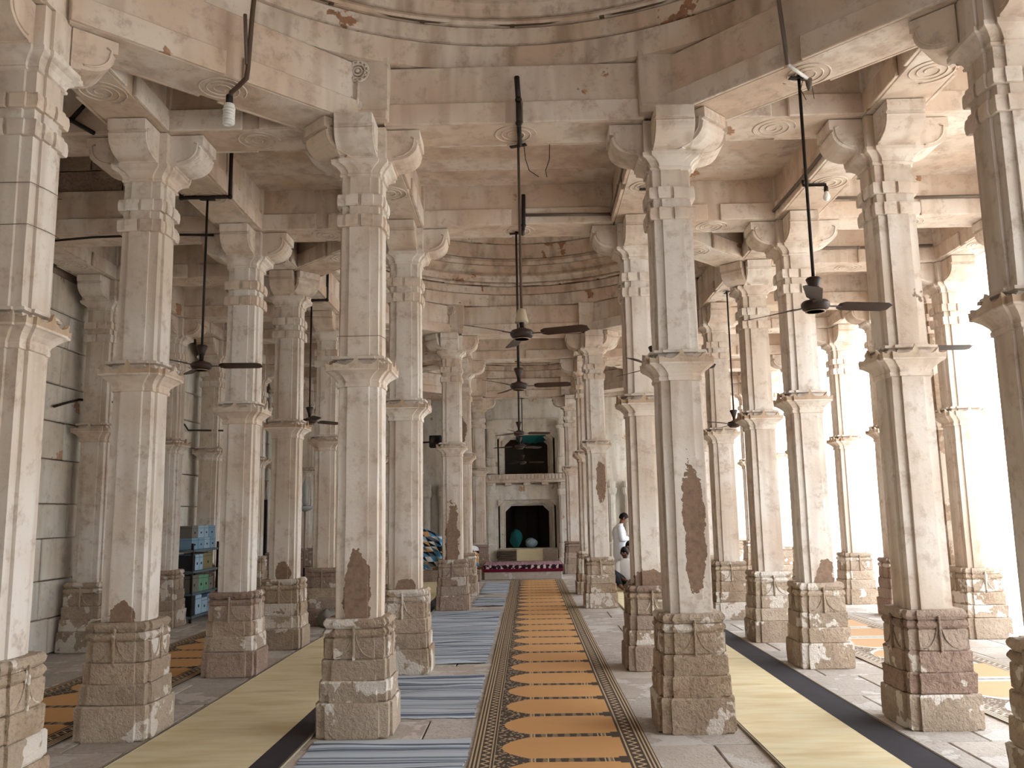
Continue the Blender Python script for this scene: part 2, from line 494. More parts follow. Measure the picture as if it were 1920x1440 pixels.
REDB = {('L2', 9.23), ('R2', 6.76), ('R3', 13.23), ('L2', 13.23), ('L1', 15.0), ('R1', 9.23)}
IMPOSTS = []
def pillar(line, y, idx, dirs, rough=False, label=None, x=None):
    x = XL[line] if x is None else x
    r = random.Random(hash((round(x, 2), y)) & 0xffff)
    r = random.Random(int(abs(x) * 100) * 31 + int(y * 100))
    root = empty('stone_pillar', (x, y, 0))
    tag(root, label or f'{ORD[idx]} stone pillar from the front {WHERE[line]}', 'pillar', 'stone pillars of the hall', 'thing')
    red = 1 if (line, y) in REDB or r.random() < 0.15 else 0
    near = y < 16
    vi = lambda: r.randrange(3)
    for nm in ('plinth', 'plinth_course', 'step_course', 'relief_block', 'lower_roll', 'upper_roll'):
        rd = red if r.random() < 0.75 else 0
        me = P[nm][rd][vi()]
        o = put(me.name.split('.')[0], me, root, None, r.randrange(4) * PI / 2)
        if nm == 'relief_block' and near:
            base_rz = o.rotation_euler.z
            for k in range(4):
                put('carved_stem', carve[rd], o, None, k * PI / 2)
    worn = WORN.get((line, y), {})
    for nm in ('lower_shaft', 'collar', 'collar_leaves', 'upper_shaft', 'neck_band_a', 'neck_band_b', 'capital'):
        if rough and nm in ('lower_shaft', 'upper_shaft'): me = RUFF[0 if nm == 'lower_shaft' else 1]
        else: me = P[nm][vi()]
        o = put(me.name.split('.')[0], me, root)
        o.color = (*worn[nm][:3], worn[nm][3]) if nm in worn else (9.0, 9.0, 0.1, 0.1)
    octo = line in ('L1', 'R1') and y in (6.76, 15.0, 23.26)
    for a in dirs:
        put('bracket_arm', BRK, root, None, a)
    IMPOSTS.append((line, x, y, octo))
    return root

def dirs_for(line, y):
    d = []
    keys = list(XL)
    i = keys.index(line)
    strip = y in STRIP
    if line in ('L1', 'R1'):
        d = [0, PI]
        j = STRIP.index(y)
        d.append(PI / 2 if y in (6.76, 15.0, 23.26) else -PI / 2)
        s = 1 if line == 'R1' else -1
        # arm under the diagonal beam of the octagon
        if y in (6.76, 15.0, 23.26): d += [math.atan2(-1, s), -PI / 2]
        else: d += [math.atan2(1, s), PI / 2]
    elif line in ('L2', 'R2'):
        d = [PI / 2, -PI / 2]
        out = PI if line == 'L2' else 0
        d.append(out)
        if strip: d.append(PI - out)
        else:
            first = y in (4.98, 13.23, 21.48)
            s = 1 if line == 'L2' else -1
            d.append(math.atan2(1 if first else -1, s))
    elif line == 'L3': d = [0, PI / 2, -PI / 2]
    else: d = [PI, -PI / 2] if y == 11.01 else [PI, PI / 2, -PI / 2]
    return d

LINE_ROWS = {'L1': STRIP, 'R1': STRIP, 'L2': ROWS, 'R2': ROWS,
             'L3': [y for y in ROWS if y >= 11.0], 'R3': [y for y in ROWS if y >= 9.0]}
for ln, rows in LINE_ROWS.items():
    for i, y in enumerate(rows):
        pillar(ln, y, i, dirs_for(ln, y), x=1.305 if (ln, y) == ('R1', 9.23) else None)
pillar('R3', 11.60, 0, [], True, 'rough flaking pillar close behind the second pillar along the bright side', 5.62)

# ------------------------------------------------------------------ ceiling, beams, domes
ceil = MB().box(-6.3, 6.3, 25.6, 28, CEIL, CEIL + 0.3).build('ceiling', 'ceiling_plaster')
tag(ceil, kind='structure')
beam_cache, fas_cache = {}, {}
ROSE = []
for ln_, x_, y_, oc_ in IMPOSTS:
    ip = put('impost_block', IMP[oc_], ceil, (x_, y_, 0))
    if ln_ == 'L1' and y_ in (6.76, 15.0): ROSE.append(ip)
def spiral_mesh():
    pts = []
    for i in range(91):
        a = i / 90 * 2 * PI * 3.0
        r = 0.03 + 0.155 * i / 90
        pts.append((r * math.cos(a), r * math.sin(a), SOF - 0.001))
    return MB().tube(pts, 0.006, 5).mesh('spiral_relief', 'capital_plaster')
SPI = spiral_mesh()
def beam(p, q, spiral=True, cut=0.20):
    p, q = Vector(p), Vector(q); d = q - p; L = d.length - 2 * cut
    key = round(L, 2)
    if key not in beam_cache:
        r = random.Random(int(key * 100))
        beam_cache[key] = MB().box(-L / 2, L / 2, -0.20, 0.20, SOF, CEIL + 0.05, 0.008, 0.002, r).mesh('beam', 'ceiling_plaster')
        fas_cache[key] = MB().box(0.07, L / 2, -0.232, -0.199, SOF + 0.001, SOF + 0.18, 0.006, 0.002, r).mesh('fascia', 'ceiling_plaster')
    mid = (p + q) / 2
    rz = math.atan2(d.y, d.x)
    b = put('beam', beam_cache[key], ceil, (mid.x, mid.y, 0), rz)
    for k in range(4):
        f = put('fascia', fas_cache[key], b)
        f.scale = (1 if k % 2 else -1, 1 if k < 2 else -1, 1)
    if spiral: put('spiral_relief', SPI, b)
    return b
allrows = BACKR + ROWS
for ln in ('L3', 'L2', 'R2', 'R3'):
    for a, b in zip(allrows[:-1], allrows[1:]):
        beam((XL[ln], a, 0), (XL[ln], b, 0))
for ln in ('L1', 'R1'):
    for a, b in ((6.76, 9.23), (15.0, 17.48)): beam((XL[ln], a, 0), (XL[ln], b, 0))
for y in [0.70] + STRIP:
    ks = list(XL)
    for a, b in zip(ks[:-1], ks[1:]): beam((XL[a], y, 0), (XL[b], y, 0))
for y in [2.48] + DIAG:
    beam((XL['L3'], y, 0), (XL['L2'], y, 0)); beam((XL['R2'], y, 0), (XL['R3'], y, 0))
for ya, yb, yc, yd in DOMES:
    for s in (-1, 1):
        beam((s * 1.26, ya, 0), (s * 3.05, yb, 0), cut=0.16); beam((s * 3.05, yc, 0), (s * 1.26, yd, 0), cut=0.16)
slab_cache = {}
def slabs(x0, x1, y0, y1, z, n, along='y'):
    """n ceiling slabs side by side filling a bay"""
    for i in range(n):
        if along == 'y': a0, a1, b0, b1 = x0, x1, y0 + (y1 - y0) * i / n, y0 + (y1 - y0) * (i + 1) / n
        else: a0, a1, b0, b1 = x0 + (x1 - x0) * i / n, x0 + (x1 - x0) * (i + 1) / n, y0, y1
        w, d = round(a1 - a0, 3), round(b1 - b0, 3)
        if (w, d) not in slab_cache:
            slab_cache[(w, d)] = MB().box(-w / 2 + 0.004, w / 2 - 0.004, -d / 2 + 0.004, d / 2 - 0.004, 0, 0.22, 0.006).mesh('ceiling_slab', 'ceiling_plaster')
        put('ceiling_slab', slab_cache[(w, d)], ceil, ((a0 + a1) / 2, (b0 + b1) / 2, z + rng.uniform(-0.004, 0.004)))
ks = list(XL)
for (ya, yb) in ((-9.0, 0.70), (6.76, 9.23), (15.0, 17.48), (23.26, 25.6)):
    for a, b in zip(ks[1:-2], ks[2:-1]): slabs(XL[a], XL[b], ya, yb, CEIL, 4)
for a, b in zip(([-9.0] + allrows)[:-1], ([-9.0] + allrows)[1:]):
    slabs(XL['R2'], XL['R3'] + 0.5, a, b, CEIL, 3, 'x' if (b - a) < 2 else 'y')
slabs(XL['R2'], XL['R3'] + 0.5, 23.26, 25.6, CEIL, 3)
slabs(-6.1, XL['L2'], 23.26, 25.6, CEIL, 3)
HI = 6.25
for a, b in zip(([-9.0] + allrows)[:-1], ([-9.0] + allrows)[1:]):
    hz = HI if b <= 11.2 else CEIL
    slabs(-6.1, XL['L2'], a, b, hz, 3, 'x' if (b - a) < 2 else 'y')
# roof mass over everything so that no sky leaks in
roof = MB()
roof.box(-6.3, -3.0, -9, 11.2, HI + 0.22, HI + 0.4).box(-6.3, -3.05, 11.0, 25.6, CEIL + 0.22, CEIL + 0.4)
roof.box(3.0, 6.2, -9, 25.6, CEIL + 0.22, CEIL + 0.4)
for a, b in ((-9, 0.7), (6.76, 9.23), (15, 17.48), (23.26, 25.6)): roof.box(-3.0, 3.0, a, b, CEIL + 0.22, CEIL + 0.4)
roof.box(-3.15, -2.95, -9, 11.2, CEIL + 0.05, HI + 0.3)
roof.build('roof_mass', 'ceiling_plaster', ceil)
# coarse masonry standing on the transverse beams of the left aisle
mas_cache = {}
def masonry(x0, x1, y0, y1, z0, z1, parent, hs=0.24, wid=0.55, face='y', mat='masonry_stone', nm='stone_block', seed=1):
    r = random.Random(seed); z = z0
    row = 0
    while z < z1 - 0.05:
        h = min(hs * r.uniform(0.85, 1.2), z1 - z)
        a0, a1 = (x0, x1) if face == 'y' else (y0, y1)
        a = a0
        while a < a1 - 0.02:
            w = wid * r.uniform(0.65, 1.35)
            if a + w > a1 - 0.2: w = a1 - a
            g = 0.006; pr = r.uniform(0, 0.014)
            m = MB()
            if face == 'y': m.box(a + g, a + w - g, y0 - pr, y1, z + g, z + h - g, 0.01, 0.004, r)
            else: m.box(x0, x1 + pr, a + g, a + w - g, z + g, z + h - g, 0.012, 0.005, r)
            m.build(nm, mat, parent)
            a += w
        z += h; row += 1
for y in (9.23, 11.01):
    masonry(-5.9, -3.16, y - 0.15, y + 0.1, CEIL + 0.05, HI, ceil, 0.26, 0.62, seed=int(y * 10))
# domes
def dome(cy, R):
    prof_list = [
        ((3.32, CEIL + 0.06), (R + 0.03, CEIL + 0.06), (R + 0.0, CEIL + 0.26), (R + 0.03, CEIL + 0.27)),
        ((R + 0.03, CEIL + 0.27), (R - 0.02, CEIL + 0.275), (R - 0.035, CEIL + 0.40), (R, CEIL + 0.41)),
        ((R, CEIL + 0.41), (R - 0.055, CEIL + 0.415), (R - 0.075, CEIL + 0.44), (R - 0.06, CEIL + 0.47), (R - 0.03, CEIL + 0.475)),
        ((R - 0.03, CEIL + 0.475), (R - 0.08, CEIL + 0.48), (R - 0.10, CEIL + 0.53), (R - 0.14, CEIL + 0.56), (R - 0.14, CEIL + 0.585), (R - 0.1, CEIL + 0.59)),
        ((R - 0.10, CEIL + 0.59), (R - 0.10, CEIL + 0.64), (R - 0.18, CEIL + 0.70), (R - 0.20, CEIL + 0.74), (R - 0.16, CEIL + 0.745)),
        ((R - 0.16, CEIL + 0.745), (R - 0.22, CEIL + 0.75), (R - 0.26, CEIL + 0.80), (R - 0.25, CEIL + 0.85), (R - 0.2, CEIL + 0.86)),
        ((R - 0.2, CEIL + 0.86), (R - 0.24, CEIL + 0.865), (R - 0.30, CEIL + 1.10), (R - 0.27, CEIL + 1.11)),
        ((R - 0.27, CEIL + 1.11), (R - 0.33, CEIL + 1.12), (R - 0.46, CEIL + 1.38), (R - 0.43, CEIL + 1.39)),
        ((R - 0.43, CEIL + 1.39), (R - 0.5, CEIL + 1.40), (R - 0.75, CEIL + 1.75), (R - 0.7, CEIL + 1.76)),
        ((R - 0.7, CEIL + 1.76), (R - 0.8, CEIL + 1.77), (R - 1.2, CEIL + 2.15), (R - 1.15, CEIL + 2.16)),
        ((R - 1.15, CEIL + 2.16), (R - 1.3, CEIL + 2.17), (R - 2.0, CEIL + 2.6), (0.0, CEIL + 2.75))]
    dm = empty('dome', (0, cy, 0)); dm.parent = ceil
    for pr in prof_list:
        m = MB()
        seg = 72
        rings = [[(r * math.cos(2 * PI * i / seg), r * math.sin(2 * PI * i / seg), z) for i in range(seg)] for r, z in pr]
        m.loft(rings, False, False, False)
        m.build('dome_course', 'dome_plaster', dm)
    # cable clipped round the moulding
    rc = R - 0.05
    m = MB().tube([(rc * math.cos(2 * PI * i / 72), rc * math.sin(2 * PI * i / 72), CEIL + 0.425 + 0.006 * math.sin(i * 1.7)) for i in range(73)], 0.012, 6)
    for i in range(0, 72, 3):
        a = 2 * PI * i / 72
        m.box(-0.012, 0.012, -0.02, 0.02, -0.018, 0.018)
        n = 8; rot = Matrix.Translation((rc * math.cos(a), rc * math.sin(a), CEIL + 0.425)) @ Matrix.Rotation(a, 4, 'Z')
        m.v[-n:] = [tuple(rot @ Vector(v)) for v in m.v[-n:]]
    m.build('cable_ring', 'cable_brown', dm)
    # opaque outer shell, so the light stays outside
    MB().loft([[(r * math.cos(2 * PI * i / 36), r * math.sin(2 * PI * i / 36), CEIL + z) for i in range(36)] for r, z in ((3.5, 0.2), (3.3, 1.3), (2.6, 2.2), (1.2, 2.85), (0.05, 3.0))], False, True, True).build('dome_shell', 'dome_plaster', dm)
for ya, yb, yc, yd in DOMES:
    dome((ya + yd) / 2, (yd - ya) / 2 - 0.13)
    for s in (-1, 1):
        for (cx, cy, ax, ay) in ((3.05, ya, 1.26, yb), (3.05, yd, 1.26, yc)):
            pts = [(s * cx, cy), (s * ax, cy), (s * cx, ay)]
            m = MB().loft([[(x, y, CEIL + 0.003) for x, y in pts], [(x, y, CEIL + 0.2) for x, y in pts]])
            m.build('corner_slab', 'ceiling_plaster', ceil)
# carved rosette with a stem, on the corner blocks left of the aisle
def rosette(y, seed):
    m = MB()
    for k, r in enumerate((0.088, 0.062, 0.034)):
        m.tube([(r * math.cos(2 * PI * i / 20), -0.006, r * math.sin(2 * PI * i / 20) + 5.17) for i in range(21)], 0.011, 6)
    for i in range(12):
        a = 2 * PI * i / 12
        m.ball((0.075 * math.cos(a), -0.012, 5.17 + 0.075 * math.sin(a)), (0.013, 0.012, 0.013), 6, 4)
    m.ball((0, -0.014, 5.17), (0.02, 0.016, 0.02), 8, 5)
    m.tube([(0, -0.008, 5.08), (0.004, -0.012, 5.0), (0, -0.008, 4.88)], 0.013, 6)
    m.box(-0.10, -0.035, -0.02, 0.01, 4.86, 4.95, 0.006).box(-0.035, 0.035, -0.012, 0.01, 4.86, 4.90, 0.004)
    o = m.build('carved_rosette', 'capital_plaster', None)
    return o
for ip in ROSE:
    ro = rosette(0, 1); ro.parent = ip; ro.location = (0.0, -0.31, 0)

# ------------------------------------------------------------------ left wall
wl = MB().box(-6.3, -5.92, -9, 25.6, -0.3, HI).build('wall_left', 'wall_joint'); tag(wl, kind='structure')
def wall_blocks(y0, y1, z0, z1, seed):
    masonry(-5.95, -5.85, y0, y1, z0, z1, wl, 0.46, 0.85, 'x', 'wall_plaster', 'stone_block', seed)
wall_blocks(7.8, 18.5, 0.0, 4.7, 3)
masonry(-5.95, -5.86, 18.5, 19.5, 2.0, 4.7, wl, 0.46, 0.6, 'x', 'wall_plaster', 'stone_block', 4)
MB().box(-5.95, -5.86, 7.8, 19.5, 4.7, HI).build('upper_wall', 'masonry_stone', wl)
MB().box(-5.95, -5.86, -9, 7.8, 0, HI).box(-5.95, -5.86, 19.5, 25.6, 0, CEIL).build('plain_wall', 'wall_plaster', wl)
dr = MB().box(-5.915, -5.875, 18.52, 19.48, 0.0, 2.0, 0.004).build('door_1', 'dark_wood'); tag(dr, kind='structure')
for yy_ in (18.58, 19.02):
    MB().box(-5.876, -5.862, yy_, yy_ + 0.4, 0.1, 1.9, 0.006).build('panel', 'dark_wood', dr)

# ------------------------------------------------------------------ far end: two-storey gallery
YB = 24.6
wb = MB()
wb.box(-6.3, -0.80, YB, YB + 0.5, 0, CEIL).box(0.86, 6.3, YB, YB + 0.5, 0, CEIL)
wb.box(-0.80, 0.86, YB, YB + 0.5, 0, 0.62).box(-0.80, 0.86, YB, YB + 0.5, 1.98, 2.70).box(-0.80, 0.86, YB, YB + 0.5, 3.9, CEIL)
wbo = wb.build('wall_back', 'wall_plaster'); tag(wbo, kind='structure')
# lintel stones and bracketed corners of both openings
for z, zt in ((1.98, 2.42), (3.9, 4.3)):
    MB().box(-0.95, 1.0, YB - 0.05, YB - 0.001, z + 0.0, zt, 0.008).build('lintel', 'wall_plaster', wbo)
    for s, xx in ((1, -0.80), (-1, 0.86)):
        pts = [(xx, z), (xx + s * 0.18, z), (xx + s * 0.14, z - 0.06), (xx + s * 0.05, z - 0.14), (xx, z - 0.18)]
        MB().loft([[(x, YB - 0.04, q) for x, q in pts], [(x, YB + 0.4, q) for x, q in pts]]).build('corner_bracket', 'wall_plaster', wbo)
def gallery_post(x, z0, h, e=0.13, y=YB - 0.17):
    pr = [(z0, e + 0.05), (z0 + 0.14 * h, e + 0.05), (z0 + 0.145 * h, e + 0.03), (z0 + 0.3 * h, e + 0.025), (z0 + 0.31 * h, e), (z0 + 0.84 * h, e),
          (z0 + 0.86 * h, e + 0.03), (z0 + 0.9 * h, e + 0.05), (z0 + 0.92 * h, e + 0.05), (z0 + 0.925 * h, e + 0.01), (z0 + h, e + 0.02)]
    m = MB().loft([[(px + x, py + y, z) for px, py, _ in [q for q in sec(ee, 0, 0.06, 0.02)]] for z, ee in pr])
    return m.build('gallery_post', 'wall_plaster', wbo)
for x in (-1.0, 1.06, -1.42, 1.48): gallery_post(x, 0.0, 2.46)
for x in (-0.98, 1.04): gallery_post(x, 2.72, 1.5, 0.11)
for s in (-1, 1):
    for i in range(9): gallery_post(0.03 + s * (1.95 + 0.45 * i), 0.0, 2.46, 0.10, YB - 0.14)
bal = MB().box(-1.25, 1.30, YB - 0.42, YB - 0.001, 2.46, 2.52, 0.01).box(-1.2, 1.25, YB - 0.38, YB - 0.001, 2.52, 2.70, 0.008)
bo = bal.build('balcony_ledge', 'capital_plaster', wbo)
for i in range(24):
    MB().box(-1.15 + i * 0.1, -1.08 + i * 0.1, YB - 0.405, YB - 0.379, 2.56, 2.68, 0.004).build('dentil', 'capital_plaster', bo)
for i in range(5):
    MB().box(-1.1 + i * 0.52, -0.92 + i * 0.52, YB - 0.40, YB - 0.002, 2.38, 2.459, 0.01).build('corbel', 'capital_plaster', bo)
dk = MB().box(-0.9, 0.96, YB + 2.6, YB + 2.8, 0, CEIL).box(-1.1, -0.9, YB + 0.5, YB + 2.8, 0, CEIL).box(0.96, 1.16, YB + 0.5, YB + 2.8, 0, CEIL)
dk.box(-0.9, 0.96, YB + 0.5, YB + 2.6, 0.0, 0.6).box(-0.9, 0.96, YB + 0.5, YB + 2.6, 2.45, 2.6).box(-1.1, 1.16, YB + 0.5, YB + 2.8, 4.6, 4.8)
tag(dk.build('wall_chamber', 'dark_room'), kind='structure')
d2 = MB().box(-0.34, 0.40, YB + 1.4, YB + 1.46, 0.6, 2.0, 0.005).build('door_2', 'dark_wood'); tag(d2, kind='structure')
MB().box(-0.30, 0.02, YB + 1.38, YB + 1.4, 0.66, 1.94, 0.004).build('panel', 'dark_wood', d2)
MB().box(0.04, 0.36, YB + 1.38, YB + 1.4, 0.66, 1.94, 0.004).build('panel', 'dark_wood', d2)

tag(MB().box(6.0, 6.2, -9.0, 0.8, 0, CEIL + 0.2).build('light_block_right', 'wall_plaster'), kind='structure')  # unseen wall added behind the camera to cut light on front faces
tag(MB().box(-6.3, 3.4, -9.2, -9.0, 0, 6.4).build('light_block_front', 'wall_plaster'), kind='structure')  # unseen partial wall added; its gap sets how much light enters from behind
# nested door jambs stepping back into both openings
for z0, zt in ((0.62, 1.98), (2.72, 3.9)):
    for k in range(3):
        w = 0.78 - 0.05 * k; y_ = YB + 0.06 + 0.15 * k; tt = 0.05 * k
        for sx in (-1, 1):
            xa = 0.03 + sx * w
            MB().box(min(xa, xa - sx * 0.05), max(xa, xa - sx * 0.05), y_, y_ + 0.14, z0, zt - 0.12 - tt, 0.006).build('jamb_step', 'wall_plaster', wbo)
        MB().box(0.03 - w, 0.03 + w, y_, y_ + 0.14, zt - 0.06 - tt, zt - 0.005, 0.006).build('head_step', 'wall_plaster', wbo)
        for sx in (-1, 1):
            xa = 0.03 + sx * (w - 0.05); zz = zt - 0.06 - tt
            tri = [(xa, zz), (xa - sx * 0.17, zz), (xa - sx * 0.13, zz - 0.05), (xa - sx * 0.05, zz - 0.12), (xa, zz - 0.17)]
            MB().loft([[(x, y_ + 0.01, q) for x, q in tri], [(x, y_ + 0.13, q) for x, q in tri]]).build('head_bracket', 'wall_plaster', wbo)
# wall over the courtyard side far away, catching the sun
wr = MB().box(40, 41, -30, 70, -0.1, 5.0)
tag(wr.build('wall_courtyard', 'court_stone'), kind='structure')

# ------------------------------------------------------------------ textiles
def sheet(x0, x1, y0, y1, nx, ny, hfun, thick=0.007, skew=0.0, edge=0.0, seed=0):
    """a real cloth lying on the floor: top surface, underside and rim; local origin at x0, y0"""
    r = random.Random(seed); W_, D_ = x1 - x0, y1 - y0
    top, bot = [], []
    for j in range(ny + 1):
        for i in range(nx + 1):
            u, v = i / nx, j / ny
            ex = (r.uniform(-edge, edge) if i in (0, nx) else 0); ey = (r.uniform(-edge, edge) if j in (0, ny) else 0)
            x, y = u * W_ + ex + skew * v, v * D_ + ey
            h = max(0.0, hfun(x, y))
            top.append((x, y, 0.002 + thick + h)); bot.append((x, y, 0.002 + h * 0.9))
    m = MB(); n = len(top); fs = []
    idx = lambda i, j: j * (nx + 1) + i
    for j in range(ny):
        for i in range(nx):
            q = (idx(i, j), idx(i + 1, j), idx(i + 1, j + 1), idx(i, j + 1))
            fs.append(q); fs.append(tuple(n + k for k in reversed(q)))
    rim = [idx(i, 0) for i in range(nx)] + [idx(nx, j) for j in range(ny)] + [idx(i, ny) for i in range(nx, 0, -1)] + [idx(0, j) for j in range(ny, 0, -1)]
    m.add(top + bot, fs, True)
    k = len(rim); rv = [top[i] for i in rim] + [bot[i] for i in rim]
    return m.add(rv, [(i, k + i, k + (i + 1) % k, (i + 1) % k) for i in range(k)], False)

def runner_mat(name, field, tan, dark, white=None, width=1.22, pitch=0.62):
    b = MatB(name, 0.95)
    x, y, z = b.xyz()
    u = x / width
    v = (y / pitch).frac()
    t = (v - 0.5).abs() * 2.0
    wob = b.noise(14, 2, b.vec((1, 1, 1), False))
    fl = X(b.nt, b.voro(30, b.vec((1, 1.2, 1), False)))
    # niche outline: rounded, slightly pointed end towards the left border
    a = ((u - 0.165) / 0.15).clamp()
    half = a.sqrt() * 0.86
    niche = t.lt(half) * u.band(0.165, 0.845)
    fsh = b.mix(b.noise(3, 2, b.vec((1, 6, 1), False)) * 0.5, field, tuple(c * 0.82 for c in field))
    spand = b.mix((fl + (wob - 0.5) * 0.3).lt(0.34), dark, tan)
    # posts between the niches
    post = b.mix((((u * 90.0).sin() * 0.5 + wob).lt(0.32)), dark, tuple(c * 0.4 for c in tan))
    rings_ = u.band(0.325, 0.335) + u.band(0.345, 0.353) + u.band(0.415, 0.423) + u.band(0.72, 0.727) + u.band(0.742, 0.749) + u.band(0.764, 0.771)
    post = b.mix(rings_.min(1.0), post, tan)
    post = b.mix(u.gt(0.79), post, tuple(c * 1.2 for c in dark))
    c = b.mix(u.gt(0.30), spand, post)
    c = b.mix(niche, c, fsh)
    if white:   # pale outline round each niche
        c = b.mix((t - half).abs().lt(0.09) * u.band(0.17, 0.84), c, white)
    foot = (u.band(0.80, 0.845) * (t.gt(0.76)))
    c = b.mix(foot, c, dark)
    # borders: lines and a running wave
    ub = u.lt(0.13) + u.gt(0.85)
    ln = (u * 300.0).sin().gt(0.1)
    bord = b.mix(ln, tuple(q * 0.9 for q in dark), tan)
    w1 = ((y * 62.0).sin() * 0.016 + 0.082); w2 = ((y * 62.0).sin() * 0.018 + 0.905)
    wave = ((u - w1).abs().lt(0.0085) * u.band(0.055, 0.105)).max((u - w2).abs().lt(0.0095) * u.band(0.875, 0.94))
    inb = (u.band(0.055, 0.108)).max(u.band(0.873, 0.94))
    bord = b.mix(inb, bord, dark); bord = b.mix(wave, bord, tan)
    c = b.mix(ub.min(1.0), c, bord)
    c = b.mix(b.noise(160, 1, b.vec((1, 1, 1), False)) * 0.25, c, tuple(q * 0.5 for q in tan))
    b.color(c); M[name] = b.m
runner_mat('runner_orange', srgb(222, 168, 110), srgb(202, 176, 142), srgb(62, 54, 50))
runner_mat('runner_peach', srgb(214, 172, 130), srgb(220, 206, 186), srgb(120, 104, 92), srgb(226, 222, 214), 1.3, 0.9)
def stripe_mat(name, seed):
    b = MatB(name, 0.95)
    x, y, z = b.xyz()
    n = b.nt.nodes.new('ShaderNodeTexNoise'); n.noise_dimensions = '1D'; n.inputs['Scale'].default_value = 9.0
    n.inputs['Detail'].default_value = 3.0; n.inputs['Roughness'].default_value = 0.75
    wv = b.noise(1.5, 2, b.vec((1, 1, 1), False))
    b.nt.links.new((y * 1.0 + wv * 0.03 + seed * 7.3).v, n.inputs['W'])
    f = X(b.nt, n.outputs['Fac'])
    c = b.mix(f.gt(0.455), srgb(44, 50, 72), srgb(160, 172, 188))
    c = b.mix(f.gt(0.50), c, srgb(200, 208, 218))
    c = b.mix(f.lt(0.41), c, srgb(160, 174, 196))
    c = b.mix(f.lt(0.35), c, srgb(60, 66, 96))
    b.color(c).bump(b.noise(120, 1), 0.2, 0.002); M[name] = b.m
for k in range(5): stripe_mat('stripe_%d' % k, k + 1)

def wav(a, fx, fy, ph=0.0): return lambda x, y: a * (0.5 + 0.5 * math.sin(fx * x + ph + 1.3 * math.sin(fy * 0.5 * y)) * math.cos(fy * y + ph))
def lay(name, mat, x0, x1, y0, y1, nx, ny, h, label, cat, group=None, **k):
    o = sheet(x0, x1, y0, y1, nx, ny, h, **k).build(name, mat, None, (x0, y0, 0)); return tag(o, label, cat, group)
lay('carpet_runner', 'runner_orange', -0.36, 0.86, 4.0, 21.1, 6, 120, lambda x, y: 0.003 * (1 + math.sin(2.1 * y + x)), 'long orange prayer carpet runner with black niche pattern down the central aisle', 'carpet')
lay('carpet_runner', 'runner_orange', -4.62, -3.40, 5.2, 13.2, 6, 60, lambda x, y: 0.002 * (1 + math.sin(1.7 * y)), 'orange prayer carpet beside the whitewashed block wall', 'carpet')
lay('carpet_runner', 'runner_peach', 3.56, 4.86, 5.6, 14.6, 6, 60, lambda x, y: 0.002 * (1 + math.sin(1.9 * y)), 'pale peach and white prayer carpet on the bright open side', 'carpet')
def crumple(a, s):
    def h(x, y):
        return a * max(0.0, 0.35 * math.sin(9 * y + 2.0 * math.sin(3.1 * x + s)) + 0.4 * math.sin(17 * y + 3 * x + s) + 0.25 * math.sin(6 * x - 4 * y + s))
    return h
MATS = [(-1.50, -0.39, 4.75, 6.43, 'nearest'), (-1.35, -0.41, 7.09, 8.90, 'second'), (-1.54, -0.43, 9.56, 14.68, 'long'), (-0.95, -0.41, 15.3, 16.8, 'fourth'), (-0.96, -0.41, 17.6, 20.5, 'farthest')]
ML = ['blue and white striped cotton mat nearest the camera beside the orange runner',
      'frayed striped cotton mat between first and second pillars beside the runner',
      'longest crumpled blue striped mat beside the orange runner',
      'small striped mat beside the runner at the third pillar',
      'striped mat beside the runner in front of the carpeted stone bench']
for k, (a, b_, c, d, _) in enumerate(MATS):
    lay('striped_mat', 'stripe_%d' % k, a, b_, c, d, 14, int(14 * (d - c)) + 8, crumple(0.024 if k else 0.014, k * 2.1), ML[k], 'mat', 'striped cotton mats', thick=0.004, edge=0.012, seed=k)
def yellow_mat():
    b = MatB('yellow_felt', 0.9)
    n = b.noise(3.0, 3, b.vec((0.6, 3.2, 1), False))
    c = b.mix(n.smooth(0.3, 0.7), srgb(224, 207, 164), srgb(234, 222, 188))
    c = b.mix(b.noise(1.3, 2, b.vec((0.8, 2.6, 1), False)).smooth(0.55, 0.7) * 0.6, c, srgb(206, 182, 134))
    b.color(c); M['yellow_felt'] = b.m
yellow_mat()
plain('edge_tape', srgb(176, 164, 140), 0.9)
plain('charcoal_felt', srgb(62, 58, 62), 0.95, var=0.2)
def yellow_strip(x0, x1, xb0, xb1, label):
    """felt mat strip with a charcoal selvedge and taped edges"""
    root = empty('felt_mat', (0, 0, 0)); tag(root, label, 'mat', 'yellow felt mats')
    hf = lambda x, y: 0.004 * (1 + math.sin(1.1 * y + 0.6))
    sheet(x0, x1, 3.6, 20.9, 5, 80, hf, 0.006).build('felt_field', 'yellow_felt', root, (x0, 3.6, 0))
    sheet(xb0, xb1, 3.6, 20.9, 2, 80, hf, 0.007).build('selvedge', 'charcoal_felt', root, (xb0, 3.6, 0))
    for xe in (min(x0, xb0) - 0.016, max(x1, xb1)):
        sheet(xe, xe + 0.016, 3.6, 20.9, 1, 80, hf, 0.011).build('taped_edge', 'edge_tape', root, (xe, 3.6, 0))
    for xe in ((min(x0, xb0) - 0.008), (max(x1, xb1) + 0.004)):
        sheet(xe, xe + 0.005, 3.6, 20.9, 1, 80, hf, 0.0125).build('edge_seam', 'charcoal_felt', root, (xe, 3.6, 0))
yellow_strip(-2.73, -1.78, -1.78, -1.58, 'yellow felt mat strip on the side of the block wall')
yellow_strip(1.612, 2.38, 2.38, 2.66, 'yellow felt mat strip with wide charcoal edge on the open side')

